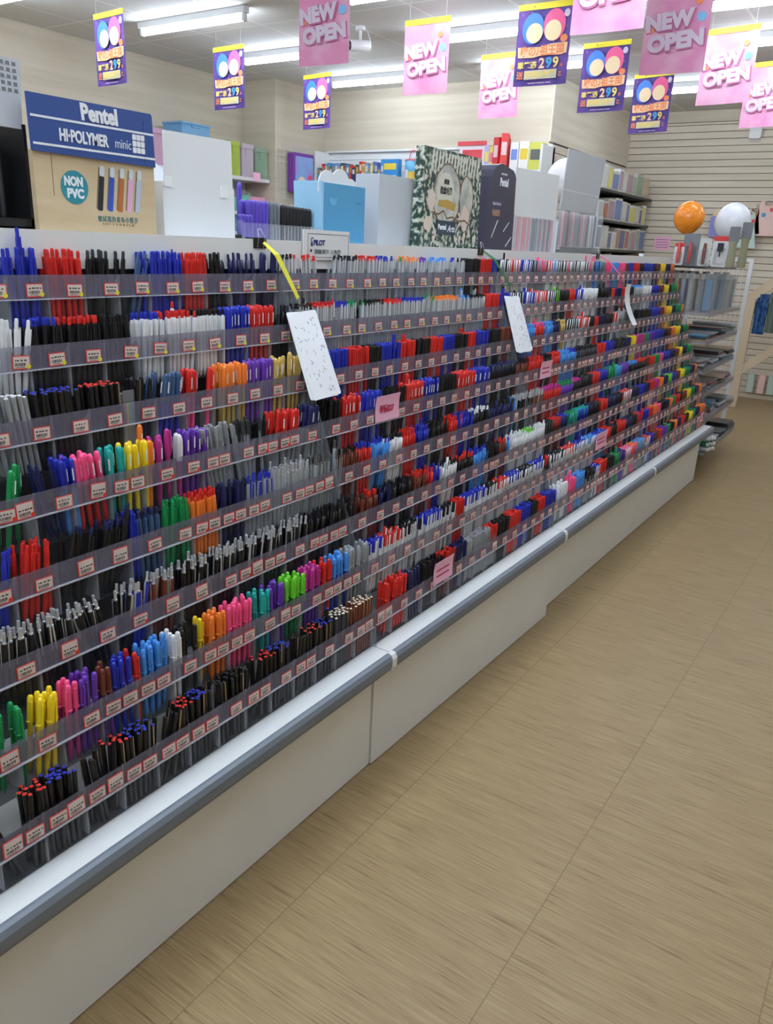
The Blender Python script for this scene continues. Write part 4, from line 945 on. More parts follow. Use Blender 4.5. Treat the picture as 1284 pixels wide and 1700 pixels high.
# ------------------------------------------------------------------ security camera on the ceiling
cw = mat('camera_white', rgb(232, 233, 235), .35)
t = thing('security_camera', 'white bullet security camera on a ceiling arm beside a pink poster', 'camera', (-2.70, 5.03, H))
MB().cyl((0, 0, 0), (0, 0, -.025), .035, 20).build('ceiling_mount', cw, t)
MB().tube([(0, 0, -.02), (0, 0, -.085), (.012, -.02, -.105)], .011, 10).build('arm', cw, t)
Mx = Matrix.Translation((.02, -.03, -.125)) @ Matrix.Rotation(math.radians(-28), 4, 'Z') @ Matrix.Rotation(math.radians(96), 4, 'X')
MB().lathe([(.030, -.075), (.036, -.07), (.036, .075), (.034, .08)], 24, Mx).build('body', cw, t)
MB().lathe([(.030, .078), (.030, .084), (.012, .086)], 24, Mx).build('lens_ring', mat('camera_dark', rgb(60, 64, 70), .25), t)
MB().lathe([(.011, .084), (.010, .092), (.002, .094)], 16, Mx).build('lens', black_plastic, t)
MB().tube([(.02, .04, -.11), (.05, .06, -.09), (.035, .04, -.03), (.02, .01, 0)], .003, 6).build('cable', cw, t)

# ------------------------------------------------------------------ shelves along the left wall
shelf_m = mat('shelf_steel', rgb(214, 216, 216), .4)
t = thing('shelving', 'white steel shelving on the left wall holding plastic storage boxes', 'shelf', (XL + .002, 4.3, 0))
for z in (1.925, 1.62): MB().box(0, .36, 0, 1.90, z - .03, z).build('shelf_board', shelf_m, t)
MB().box(0, .01, 0, 1.90, .03, 2.20).build('back_panel', white_paint, t)
for y in (0, .95, 1.87): MB().box(.01, .04, y, y + .03, 0, 2.2).build('upright', shelf_m, t)
def storage_box(y0, y1, z, h_, m_, lab, x0=-4.92, x1=-4.60):
    t = thing('storage_box', lab, 'box', ((x0 + x1) / 2, (y0 + y1) / 2, z)); a = (x1 - x0) / 2; b = (y1 - y0) / 2 - .004
    MB().prism([(-a * .92, -b * .94), (a * .92, -b * .94), (a * .92, b * .94), (-a * .92, b * .94)], .001, h_ * .86, 'z').build('box_body', m_, t)
    MB().rbox(-a, a, -b, b, h_ * .86, h_, .015, 'z').build('lid', m_, t)
    MB().box(a * .92, a * .92 + .006, -b * .3, b * .3, h_ * .62, h_ * .86).build('latch', m_, t)
def frosted(n, c): return clear(n, rgb(*c), .62, .3, .5)
storage_box(4.62, 4.95, 1.926, .28, frosted('frosted_rose', (222, 178, 206)), 'frosted pink storage box on the left wall shelf behind the kraft box')
storage_box(4.96, 5.30, 1.926, .28, frosted('frosted_white', (224, 228, 232)), 'frosted white storage box on the left wall shelf, mostly hidden')
storage_box(5.31, 5.62, 1.926, .28, frosted('frosted_pearl', (216, 222, 226)), 'pearl storage box behind the plain white display box')
storage_box(5.66, 5.82, 1.926, .29, frosted('frosted_lime', (196, 218, 90)), 'lime green storage box right of the plain white display box')
storage_box(5.83, 6.00, 1.926, .285, frosted('frosted_pale_pink', (222, 206, 220)), 'pale pink storage box between the lime and sage boxes')
storage_box(6.01, 6.195, 1.926, .27, frosted('frosted_sage', (160, 190, 164)), 'sage green storage box at the right end of the wall shelf')
storage_box(5.12, 5.47, 2.207, .095, frosted('frosted_sky', (110, 182, 232)), 'sky blue storage box lying on top of the white boxes', -4.88, -4.62)
t = thing('basket', 'mint green basket on the lower left wall shelf', 'basket', (-4.75, 5.77, 1.621)); MB().prism([(0, -.12), (0, .12), (.17, .15), (.17, -.15)], -.13, .13, 'x').build('tub', mat('mint_plastic', rgb(96, 190, 160), .4), t)
t = thing('basket', 'blue basket under the mint one on the left wall', 'basket', (-4.75, 5.80, 1.44)); MB().prism([(0, -.12), (0, .12), (.13, .15), (.13, -.15)], -.13, .13, 'x').build('tub', mat('azure_plastic', rgb(84, 160, 214), .4), t)
MB().box(0, .36, 0, 1.90, -.03, 0).build('lower_board', shelf_m, bpy.data.objects['shelving'], loc=(0, 0, 1.44))
tag(MB().rbox(-.12, .12, -.11, .11, 0, .14, .012, 'z').build('storage_box', mat('rose_box', rgb(226, 160, 190), .5), loc=(-4.76, 6.08, 1.6205)), 'rose pink box on the lower wall shelf behind purple pens', 'box')
b_ = MB().lathe([(.03, 0), (.10, .02), (.115, .09), (.09, .16), (.03, .19)], 16).build('plastic_bag', film, loc=(-4.64, 5.86, 1.621)); tag(b_, 'crumpled clear plastic bag behind the purple pens', 'bag')
tag(MB().box(-.0005, .0005, -.05, .05, 0, .075).build('price_note', pink_paper, loc=(-4.597, 6.02, 1.900)), 'pink price note on the edge of the left wall shelf', 'note')
# wire grid with a hanging bag on the pillar side
t = thing('wire_grid', 'white wire grid panel on the pillar side behind black pens', 'grid', (XP + .012, 6.24, 1.70))
mb = MB()
for k in range(12): mb.cyl((0, .02 + k * .058, 0), (0, .02 + k * .058, .52), .003, 5)
for k in range(10): mb.cyl((0, 0, .01 + k * .055), (0, .68, .01 + k * .055), .003, 5)
mb.build('wires', mat('grid_white', rgb(206, 204, 198), .4), t)
MB().box(-.008, .16, 0, .70, -.02, 0).build('ledge', shelf_m, t)
t = thing('gift_pack', 'purple and blue hanging toy bag on the wire grid', 'bag', (XP + .03, 6.52, 1.83))
MB().rbox(0, .07, -.15, .16, 0, .36, .02, 'x').build('bag_body', mat('purple_film', rgb(120, 60, 160), .3), t)
MB().rbox(.070, .072, -.12, .155, .03, .33, .02, 'x').build('printed_front', noise_mat('pastel_print', rgb(160, 150, 220), rgb(130, 180, 226), (1, 1, 1), 9, 2, .4, .6, .3, .4), t)
disc_m = mat('cream_toy_print', rgb(240, 214, 190), .4)
MB().cyl((.072, -.02, .09), (.0735, -.02, .09), .06, 20).build('printed_round', disc_m, t); MB().rbox(.072, .0733, .07, .14, .05, .17, .02, 'x').build('printed_patch', mat('coral_print', rgb(226, 96, 140), .4), t)
MB().rbox(.03, .035, -.14, .15, .36, .42, .01, 'x').build('clear_top', film, t)
tag(MB().rbox(-.07, .07, -.10, .10, 0, .065, .02, 'y').build('toy_pack', mat('tan_toy', rgb(220, 180, 140), .5), loc=(XP + .10, 6.58, 1.7)), 'tan packet lying below the purple toy bag', 'packet')

# ------------------------------------------------------------------ white bookcase along the back wall
BY = 6.70
t = thing('bookcase', 'long white bookcase with slatted top along the back wall', 'bookcase', (-4.45, BY, 0))
W_ = 4.45 - 1.99
MB().box(0, W_, .235, .262, 0, 2.235).build('back_board', white_paint, t)
mb = MB()
for z in (2.225, 2.165, 2.105, 2.045): mb.box(0, W_, .222, .235, z - .056, z)
mb.build('slats', white_paint, t)
MB().box(0, W_, .20, .262, 2.235, 2.252).build('top_rail', white_paint, t)
for x in (0, 1.10, 2.44): MB().box(x, x + .02, 0, .262, .002, 2.05 if 0 < x < 2.4 else 2.235).build('side_panel', white_paint, t)
for z in (1.945, 1.64, 1.40, 1.15): MB().box(.02, W_ - .02, 0, .235, z - .03, z).build('shelf_board', white_paint, t)
BC = [(52, 58, 110), (196, 70, 50), (64, 120, 92), (206, 60, 44), (80, 110, 180), (120, 160, 206), (84, 140, 190), (214, 180, 140), (60, 84, 92), (214, 196, 90), (70, 100, 90), (190, 90, 80), (226, 220, 200), (90, 150, 200)]
def book_row(x0, x1, z, hmin, hmax, seed, labf, grp, thick=(.022, .045)):
    r2 = random.Random(seed); x = x0; k = 0
    while x < x1:
        w = r2.uniform(*thick); h_ = r2.uniform(hmin, hmax); c = r2.choice(BC); d = r2.uniform(.13, .17)
        cname = 'book'
        t = thing('book', labf(k), 'book', (x + w / 2, BY + .02, z + .0005), 0, grp)
        bm = mat('cover_%d_%d_%d' % c, rgb(*c), .5)
        MB().box(-w / 2, w / 2, 0, .003, 0, h_).box(-w / 2, -w / 2 + .002, .003, d, 0, h_).box(w / 2 - .002, w / 2, .003, d, 0, h_).build('cover', bm, t)
        MB().box(-w / 2 + .002, w / 2 - .002, .003, d - .003, .002, h_ - .003).build('pages', white_card, t)
        MB().box(-w * .3, w * .3, -.0006, 0, h_ * .55, h_ * .85).build('spine_label', mat('spine_pale', rgb(232, 226, 206), .5) if k % 2 else gold, t)
        x += w + .0012; k += 1
book_row(-4.42, -3.62, 1.945, .13, .185, 4, lambda k: 'upright paperback on the upper bookcase shelf behind the blue box', 'books on the upper bookcase shelf')
book_row(-3.86, -3.60, 1.64, .15, .21, 6, lambda k: 'upright book on the middle bookcase shelf, right of the blue box', 'books on the middle bookcase shelf', (.03, .05))
book_row(-3.86, -3.60, 1.40, .12, .17, 9, lambda k: 'upright book on the lower bookcase shelf, right of the blue box', 'books on the lower bookcase shelf')
def carton(name, x, y, z, w, d, h_, c, lab, rot=0, print_c=None, cat='box', lean=0):
    t = thing(name, lab, cat, (x, y, z + .0006), rot)
    bm = mat('carton_%d_%d_%d' % c, rgb(*c), .45)
    MB().box(-w / 2, w / 2, 0, d, 0, h_).build('body', bm, t)
    if print_c:
        pm = mat('print_%d_%d_%d' % print_c, rgb(*print_c), .45)
        MB().rbox(-w * .38, w * .38, -.001, 0, h_ * .55, h_ * .82, .006, 'y').build('printed_band', pm, t)
        MB().box(-w * .4, w * .4, -.0008, 0, h_ * .12, h_ * .3).build('printed_strip', white_card, t)
    return t
carton('toy_box', -3.555, BY + .03, 1.945, .20, .06, .20, (56, 140, 206), 'bright blue box with yellow band on the bookcase', 0, (230, 206, 70))
t = thing('tin_bucket', 'blue and yellow tin bucket with red handle on the bookcase', 'bucket', (-3.325, BY + .09, 1.9455))
MB().lathe([(.066, 0), (.074, .09)], 24).build('lower_band', mat('bucket_yellow', rgb(228, 196, 84), .4), t); MB().lathe([(.074, .09), (.080, .185), (.074, .186)], 24).build('upper_band', mat('bucket_blue', rgb(96, 166, 206), .4), t)
MB().lathe([(.080, .184), (.083, .188), (.080, .194)], 24).build('rim', mat('bucket_red', rgb(214, 70, 84), .4), t)
MB().tube([(.079 * math.cos(a) * .6, 0, .19 + .09 * math.sin(a)) for a in [math.pi * k / 10 for k in range(11)]], .004, 6).build('handle', mat('bucket_red', rgb(214, 70, 84), .4), t)
tag(MB().lathe([(.02, 0), (.055, .02), (.06, .12), (.05, .2), (.01, .23)], 12).build('toy_pack', noise_mat('confetti_pack', rgb(230, 90, 110), rgb(240, 220, 120), (1, 1, 1), 22, 2, .45, .55), loc=(-3.20, BY + .06, 1.9455)), 'colourful speckled packet right of the tin bucket', 'packet')
carton('workbook', -2.69, BY + .06, 1.945, .26, .03, .325, (236, 226, 230), 'white workbook set with red border left of the red sleeves', 0, (214, 70, 80), 'book')
tag(MB().box(-.16, .13, -.002, .001, .30, .335).build('book_edge', mat('red_band', rgb(214, 70, 80), .45), loc=(-2.68, BY + .055, 1.9455)), 'red top strip of a folder behind the workbook set', 'folder')
carton('workbook', -2.54, BY + .05, 1.945, .05, .15, .30, (186, 170, 214), 'lilac workbook standing beside the white workbook set', 0, (230, 206, 96), 'book')
carton('workbook', -2.49, BY + .05, 1.945, .045, .15, .29, (228, 210, 96), 'yellow workbook standing beside the lilac one', 0, (226, 130, 150), 'book')
carton('sleeve_pack', -2.44, BY + .02, 1.945, .06, .16, .355, (206, 50, 56), 'tall red sleeve pack left of the splayed one', -.25, (236, 196, 200), 'pack')
carton('sleeve_pack', -2.36, BY + .02, 1.945, .06, .17, .385, (218, 66, 66), 'splayed tallest red sleeve pack on the bookcase', .35, (236, 200, 200), 'pack')
carton('puzzle_box', -2.255, BY + .01, 1.945, .075, .16, .31, (234, 232, 230), 'white puzzle box with coloured spots beside the red sleeves', 0, (120, 140, 210))
carton('puzzle_box', -2.165, BY + .01, 1.945, .09, .16, .315, (240, 238, 232), 'white puzzle box with yellow print left of the lime box', 0, (230, 200, 70))
carton('puzzle_box', -2.06, BY + .01, 1.945, .11, .16, .305, (206, 206, 90), 'lime yellow puzzle box at the right end of the bookcase', .12, (92, 96, 90))
carton('workbook', -2.62, BY + .02, 1.64, .05, .16, .25, (228, 190, 96), 'yellow workbook on the bookcase behind the floral board', 0, None, 'book')
carton('workbook', -3.24, BY + .02, 1.64, .05, .16, .28, (70, 140, 210), 'blue workbook on the bookcase between grey panel and floral board', 0, None, 'book')
# ------------------------------------------------------------------ black shelves of boxed frames on the slatted side wall
dk = mat('black_shelf', rgb(30, 36, 36), .3)
t = thing('shelving', 'black glass shelves of framed pictures on the slatted side wall', 'shelf', (XS + .015, 7.45, 0))
for z in (1.955, 1.69, 1.43): MB().box(0, .33, 0, 1.60, z - .022, z).build('shelf_board', dk, t)
for y in (.1, .8, 1.5):
    mb = MB()
    for z in (1.933, 1.668, 1.408): mb.prism([(z, .0), (z, .30), (z - .05, .0)], y, y + .012, 'y')
    mb.build('bracket', dk, t)
fr = random.Random(17)
PIC = [(110, 130, 190), (196, 200, 206), (150, 176, 150), (206, 190, 160), (92, 110, 150), (214, 214, 210), (176, 150, 170), (180, 110, 84), (220, 210, 120)]
for zi, (z, nm) in enumerate(((1.955, 'top'), (1.69, 'middle'), (1.43, 'lowest'))):
    y = 7.50; k = 0
    while y < 8.95:
        w = fr.uniform(.08, .24); h_ = fr.uniform(.16, .215); c = fr.choice(PIC)
        t = thing('photo_frame', f'boxed picture frame standing on the {nm} black shelf of the side wall', 'frame', (XS + .34 - .016, y, z + .0005), 0, f'boxed frames on the {nm} black shelf')
        fm = mat('frame_%d' % (k % 3), rgb(*((226, 226, 224), (196, 196, 190), (206, 196, 178))[k % 3]), .35)
        MB().box(-.26, 0, 0, w, 0, h_).build('frame', fm, t)
        MB().box(0, .001, .012, w - .012, .015, h_ - .02).build('picture', mat('picture_%d_%d_%d' % c, rgb(*c), .15), t)
        MB().box(-.24, -.02, -.001, 0, .02, h_ - .02).build('side_picture', noise_mat('picture_side', rgb(120, 130, 130), rgb(206, 206, 196), (1, 1, 1), 9, 3, .4, .6, .12, .5), t)
        y += w + .004; k += 1
# ------------------------------------------------------------------ balloons on sticks
stick_w = mat('white_stick', rgb(230, 230, 230), .4)
def balloon(x, y, z, r_, c, lab, zb, squash=1.12, print_=False):
    t = thing('balloon', lab, 'balloon', (x, y, zb))
    dz = z - zb
    prof = []
    for k in range(0, 25):
        a = -math.pi / 2 + math.pi * k / 24; rr_ = r_ * math.cos(a); zz = r_ * squash * math.sin(a)
        if a < 0: rr_ *= 1 - .18 * (-math.sin(a)) ** 2
        prof.append((max(rr_, .008 if k == 0 else .001), dz + zz))
    MB().lathe(prof, 32).build('skin', mat(lab.split()[0] + '_rubber', rgb(*c), .22, 0, .6), t)
    MB().cyl((0, 0, 0.001), (0, 0, dz - r_ * squash + .004), .004, 8).build('stick', stick_w, t)
    MB().lathe([(.004, dz - r_ * squash - .014), (.014, dz - r_ * squash - .008), (.008, dz - r_ * squash + .003)], 12).build('cup', stick_w, t)
    if print_:
        for a0 in (20, 160, 265):
            mb = MB(); P_ = []
            for q in range(10):
                th = math.radians(a0 + q * 16); u, v = .05 * math.cos(th) , .05 * math.sin(th)
                ang = math.radians(-52) + u / r_; P_.append((1.004 * math.sqrt(max(r_ * r_ - v * v, 0)) * math.cos(ang), 1.004 * math.sqrt(max(r_ * r_ - v * v, 0)) * math.sin(ang), dz + v * squash))
            mb.tube(P_, .003, 5); mb.build('pink_print', pr_pink, t)
balloon(-.605, 6.28, 1.657, .107, (250, 150, 40), 'orange balloon on a stick above the far end rack', 1.3358, 1.08)
balloon(-.30, 6.28, 1.63, .122, (238, 244, 250), 'white balloon on a stick behind the hanging tools at far right', 1.3358, 1.1)
balloon(-1.66, 6.45, 1.93, .152, (244, 246, 250), 'pearly white balloon with pink print behind the tilted grey lid', .001, 1.08, True)

# ------------------------------------------------------------------ clear end rack beyond the pens
ER0, ER1 = 5.29, 6.72
t = thing('end_rack', 'white wire-backed end rack of shelves beyond the pen display', 'rack', (0, 0, 0))
post = mat('rack_white', rgb(226, 228, 230), .4); clear_shelf = clear('pale_shelf', rgb(176, 178, 186), .62, .25, .6)
for x, y in ((-.20, 6.70), (-.62, 6.70), (-.62, 5.305)):
    MB().box(x - .014, x + .014, y - .014, y + .014, 0, 1.395).build('post', post, t)
mb = MB().box(-.62, -.20, 6.688, 6.712, 1.372, 1.396)
mb.build('top_bar', post, t)
mb = MB()
for k in range(12): mb.cyl((-.60 + k * .035, 6.70, .25), (-.60 + k * .035, 6.70, 1.37), .0025, 5)
for k in range(16): mb.cyl((-.62, 6.70, .27 + k * .072), (-.20, 6.70, .27 + k * .072), .0025, 5)
mb.build('wire_panel', post, t)
SH = [(1.335, -.22, 1), (1.055, -.145, 0), (.880, -.135, 0), (.700, -.125, 0), (.545, -.10, 0), (.385, -.07, 0), (.18, -.03, 0)]
for z, x1, dark in SH:
    y1 = 6.35
    MB().prism([(-.60, ER0), (x1, ER0), (x1 - .02, y1), (-.60, y1)], z - .014, z, 'z').build('shelf_board', dk if dark else clear_shelf, t)
    MB().prism([(x1, ER0), (x1 + .003, ER0), (x1 - .017, y1), (x1 - .02, y1)], z - .022, z + .018, 'z').build('shelf_lip', strip_mat, t)
MB().box(-.60, -.24, ER0, 6.66, .004, .16).build('base', white_board, t)
# cards and tools on its top shelf
def blister(x, y, w, h_, c, lab, band=None, tool=None):
    q = thing('blister_pack', lab, 'pack', (x, y, 1.3356))
    cm = mat('card_%d_%d_%d' % c, rgb(*c), .45)
    MB().rbox(-w / 2, w / 2, 0, .003, 0, h_, .012, 'y').build('card', cm, q)
    MB().rbox(-w * .34, w * .34, -.022, 0, .01, h_ * .62, .012, 'y').build('blister', film, q)
    if band: MB().rbox(-w / 2, w / 2, -.0008, 0, h_ * .84, h_, .008, 'y').build('colour_band', mat('band_%d_%d_%d' % band, rgb(*band), .45), q)
    if tool: MB().lathe([(.006, 0), (.011, .01), (.012, .07), (.008, .12), (.003, .125)], 10, Matrix.Translation((0, -.011, .012))).build('tool', mat('tool_%d_%d_%d' % tool, rgb(*tool), .35), q)
blister(-.335, 5.36, .10, .19, (118, 122, 128), 'grey carded tool pack with red handles on the end rack top', None, (196, 40, 44))
blister(-.395, 5.33, .06, .13, (220, 220, 218), 'small white and red pack left of the grey carded pack', (206, 50, 50), (206, 60, 60))
blister(-.245, 5.34, .07, .165, (206, 210, 204), 'pale carded pack with dark red tool on the end rack top', None, (112, 36, 34))
blister(-.155, 5.36, .10, .18, (222, 224, 226), 'white card with red header band and black tool drawing', (214, 50, 54), None)
q = bpy.data.objects['blister_pack.003']
MB().rbox(-.018, .018, -.0245, -.0235, .09, .14, .004, 'y').box(-.004, .004, -.0245, -.0235, .06, .09).build('tool_drawing', ink, q)
olive = mat('olive_film', rgb(150, 146, 110), .25)
for x, y, h_, lab in ((-.085, 5.33, .215, 'olive packed tool with grey hang card, left of the pair at far right'), (-.035, 5.42, .245, 'taller olive packed tool with grey hang card at far right')):
    q = thing('tool_pack', lab, 'pack', (x, y, 1.3356)); MB().rbox(-.03, .03, 0, .004, h_ * .68, h_ + .02, .006, 'y').build('hang_card', mat('grey_hang_card', rgb(112, 114, 118), .5), q)
    MB().lathe([(.022, 0), (.026, .03), (.02, h_ * .5), (.024, h_ * .7)], 10).build('wrapped_tool', olive, q)
    MB().rbox(-.026, .026, -.026, .026, .001, h_ * .72, .012, 'z').build('clear_wrap', film, q)
# upright clear cases on the second shelf
cc = [(120, 140, 160), (104, 150, 190), (150, 156, 150), (220, 206, 130), (176, 170, 210), (196, 196, 190), (130, 134, 140), (206, 210, 214)]
for k in range(9):
    c = cc[k % 8]; x = -.52 + .045 * k if k < 8 else -.17
    q = thing('pencil_case', 'upright clear pencil case on the end rack shelf under the tool packs', 'case', (x, 5.33 + .10 * max(0, k - 5), 1.0556), 0, 'upright clear cases on the end rack')
    MB().rbox(-.019, .019, 0, .16, 0, .235, .008, 'y').build('case', clear('case_shell', rgb(178, 186, 192), .35, .1, .7), q)
    MB().box(-.010, .010, .004, .15, .012, .20).build('insert', mat('insert_%d_%d_%d' % c, rgb(*c), .4), q)
    MB().rbox(-.012, .012, .02, .13, .235, .248, .004, 'y').build('cap', mat('grey_case_cap', rgb(150, 154, 158), .35), q)
for k in range(6):
    c = cc[(k * 3 + 1) % 8]
    q = thing('pencil_case', 'clear pencil case standing along the right side of the end rack', 'case', (-.24, 5.48 + k * .13, 1.0556), 0, 'clear cases along the end rack side')
    MB().rbox(0, .06, -.045, .045, 0, .23, .008, 'x').build('case', clear('case_shell', rgb(178, 186, 192), .35, .1, .7), q); MB().box(.01, .05, -.035, .035, .012, .2).build('insert', mat('insert_%d_%d_%d' % c, rgb(*c), .4), q)
# flat packets piled on the lower shelves
er = random.Random(31)
FP = [((70, 140, 180), 'sky blue'), ((150, 160, 170), 'pale grey'), ((60, 66, 78), 'dark slate'), ((120, 66, 66), 'dull red'), ((178, 184, 190), 'silver grey'), ((120, 126, 134), 'mid grey'), ((164, 168, 176), 'ash grey'), ((176, 148, 110), 'tan'), ((30, 32, 36), 'black'), ((70, 80, 84), 'charcoal'), ((206, 212, 216), 'off-white')]
for si, (z, x1, _) in enumerate(SH[2:]):
    nm = ['third', 'fourth', 'fifth', 'sixth', 'lowest'][si]
    for col_i in range(4):
        y = ER0 + .06 + col_i * .27; zz = z + .0006
        for k in range(er.randint(3, 5)):
            (c, cn) = er.choice(FP)
            if si == 0 and col_i == 0 and k == 2: c, cn = FP[0]
            th = er.uniform(.008, .018)
            q = thing('flat_packet', f'{cn} flat packet in a pile on the {nm} shelf of the end rack', 'packet', (x1 - .16 + er.uniform(-.02, .01), y + .11, zz), er.uniform(-.12, .12), f'flat {cn} packets on the {nm} end rack shelf')
            MB().rbox(-.15, .13, -.10, .10, 0, th * .8, .01, 'z').build('packet', mat('packet_%d_%d_%d' % c, rgb(*c), .3), q)
            MB().rbox(-.155, .135, -.105, .105, th * .8, th * .86, .01, 'z').build('clear_sleeve', film, q)
            zz += th + .0006
# silver and teal tubes sticking out low down
for k in range(9):
    x = -.01 + .012 * (k % 3); z = .33 - .028 * (k // 3) - .012 * (k % 3)
teal_m = mat('teal_roll', rgb(40, 130, 112), .3); silver_m = mat('silver_roll', rgb(206, 210, 214), .2, .3)
zr = .1806
for row in range(3):
    for k in range(3):
        m_ = teal_m if row == 1 else silver_m; rad = .017
        q = thing('wrap_roll', f"{'teal' if row == 1 else 'silver'} wrapped roll lying {'in the middle layer' if row == 1 else ('in the top layer' if row == 2 else 'in the bottom layer')} at the end rack foot", 'roll', (-.42, ER0 + .05 + k * .037, zr + rad + row * .0345), 0, f'rolls layer {["bottom", "middle", "top"][row]} at the end rack foot')
        MB().cyl((0, 0, 0), (.385 + .012 * k, 0, 0), rad, 12).build('roll', m_, q); MB().cyl((.385 + .012 * k, 0, 0), (.40 + .012 * k, 0, 0), rad * .7, 12).build('end', white_card, q)

# ------------------------------------------------------------------ things on the far wall
FW = YF - .0145
t = thing('emergency_light', 'clear and white emergency light high on the slatted far wall', 'light', (-.79, FW, 2.49))
MB().rbox(-.055, .055, -.06, 0, .03, .14, .02, 'y').build('housing', white_paint, t); MB().rbox(-.052, .052, -.064, -.004, 0, .035, .01, 'y').build('lens', film, t)
MB().rbox(-.04, .04, -.066, -.058, .10, .13, .008, 'y').build('lamp', white_card, t)
t = thing('paper_note', 'pink lined paper notice on the slatted far wall', 'note', (-1.55, FW, 1.45))
MB().box(-.085, .085, -.002, 0, 0, .135).build('sheet', pink_paper, t); mb = MB()
for k in range(4): mb.box(-.065, .065, -.0026, -.002, .025 + k * .026, .031 + k * .026)
mb.build('printed_lines', mat('mauve_ink', rgb(150, 90, 130), .6), t)
cloth_p = mat('pink_cloth', rgb(240, 204, 196), .8); cloth_g = mat('mint_cloth', rgb(200, 220, 210), .8); cloth_b = mat('brown_cloth', rgb(180, 140, 110), .8)
def dress(x, z, w, h_, m_, lab, y=FW - .05, badge=None):
    t = thing('childs_dress', lab, 'clothing', (x, y, z))
    pts = [(0, -w * .62), (0, w * .62), (h_ * .62, w * .36), (h_ * .74, w * .50), (h_ * .95, w * .30), (h_, w * .22), (h_ * .9, w * .08), (h_ * .9, -w * .08), (h_, -w * .22), (h_ * .95, -w * .30), (h_ * .74, -w * .50), (h_ * .62, -w * .36)]
    mb = MB().prism([(0, -w * .62), (0, w * .62), (h_ * .62, w * .36), (h_ * .62, -w * .36)], -.02, .02, 'y').prism([(h_ * .62, -w * .36), (h_ * .62, w * .36), (h_ * .86, w * .34), (h_ * .86, -w * .34)], -.02, .02, 'y')
    for sg in (-1, 1): mb.prism([(h_ * .86, sg * w * .34), (h_ * .86, sg * w * .12), (h_, sg * w * .18), (h_, sg * w * .28)][::sg], -.02, .02, 'y')
    mb.build('fabric', m_, t)
    MB().tube([(-w * .24, 0, h_ * .97), (0, 0, h_ * 1.04), (w * .24, 0, h_ * .97)], .005, 6).tube([(0, 0, h_ * 1.04), (0, 0, h_ * 1.10), (.0, .04, h_ * 1.10)], .003, 6).build('hanger', stick_w, t)
    if badge: MB().cyl((0, -.021, 0), (0, -.019, 0), .022, 14).build('round_badge', badge, t, loc=(-.03, 0, h_ * .6)); MB().rbox(.02, .07, -.0215, -.02, h_ * .7, h_ * .8, .006, 'y').build('print', mat('red_band', rgb(214, 70, 80), .45), t)
dress(-.545, 1.62, .24, .33, cloth_p, 'pink sleeveless child dress hanging on the far wall', badge=mat('blue_badge', rgb(90, 150, 190), .5))
dress(-.70, 1.50, .18, .34, cloth_g, 'mint green child dress hanging half behind the white balloon', FW - .11, mat('yellow_badge', rgb(226, 206, 70), .5))
dress(-.66, 1.64, .12, .24, cloth_b, 'tan small garment hanging between the mint and pink dresses', FW - .05)
t = thing('toy_pack', 'small purple and cream toy pack hanging between the two balloons', 'pack', (-1.02, FW - .02, 1.60)); MB().rbox(-.06, .06, -.02, .01, 0, .20, .02, 'y').build('pack', mat('lavender_toy', rgb(140, 140, 206), .5), t); MB().cyl((0, -.01, .23), (0, .01, .23), .05, 14).build('head_card', mat('cream_toy', rgb(226, 206, 170), .5), t)
t = thing('cloth_bag', 'dark folded bag hanging on the far wall beside the end rack', 'bag', (-.44, FW - .03, .86)); MB().prism([(0, -.07), (.0, .09), (.10, .10), (.16, -.02), (.09, -.09)], -.03, .02, 'y').build('fabric', mat('dark_cloth', rgb(40, 42, 48), .7), t)
# beige A-shaped side frame with a dark garment rail behind it
wood = mat('beige_frame', rgb(206, 188, 160), .5)
t = thing('garment_stand', 'beige wooden house-shaped display frame at the right edge', 'frame', (0, 8.35, 0))
FX = -.435
BD = [.05]
def bar(p, q, w):
    BD[0] -= .003; d = BD[0]
    p = Vector((p[0], 0, p[1])); q = Vector((q[0], 0, q[1])); a = (q - p).normalized(); n = Vector((-a.z, 0, a.x)) * w / 2
    mb = MB(); V = [p - n, p + n, q + n, q - n]; V = [v + Vector((0, -d / 2, 0)) for v in V] + [v + Vector((0, d / 2, 0)) for v in V]
    return mb.add(V, [(0, 1, 2, 3), (7, 6, 5, 4), (0, 4, 5, 1), (1, 5, 6, 2), (2, 6, 7, 3), (3, 7, 4, 0)])
bar((FX, .003), (FX, 1.04), .09).build('left_post', wood, t); bar((FX + .9, .003), (FX + .9, 1.04), .09).build('right_post', wood, t)
bar((FX - .04, 1.02), (FX + .46, 1.44), .085).build('left_rafter', wood, t); bar((FX + .94, 1.02), (FX + .44, 1.44), .085).build('right_rafter', wood, t)
bar((FX, .34), (FX + .42, .72), .075).build('left_brace', wood, t); bar((FX + .9, .34), (FX + .48, .72), .075).build('right_brace', wood, t)
MB().box(FX + .05, FX + .85, -.012, .012, 1.10, 1.125).build('rail', wood, t)
plaid = noise_mat('plaid_cloth', rgb(40, 70, 120), rgb(70, 110, 160), (1, 1, 1), 26, 2, .4, .6, .8, .2); grn = mat('grey_green_cloth', rgb(96, 112, 102), .85)
for x, w, z0, m_, lab in ((FX + .11, .10, .72, plaid, 'blue plaid garment hanging inside the beige frame'), (FX + .24, .14, .74, grn, 'grey green garment beside the plaid one in the frame')):
    q = thing('garment', lab, 'clothing', (x, 8.35, z0)); mb = MB(); n = 8; P_ = []
    for k in range(n + 1): P_.append((-w / 2 + w * k / n, .012 * math.sin(k * 1.9)))
    pts = [(a, b - .02) for a, b in P_] + [(a, b + .02) for a, b in reversed(P_)]
    mb.prism([(a, b) for a, b in pts], 0, .37, 'z'); mb.build('fabric', m_, q); MB().tube([(-w * .4, 0, .37), (0, 0, .392), (w * .4, 0, .37)], .004, 6).build('hanger', stick_w, q)
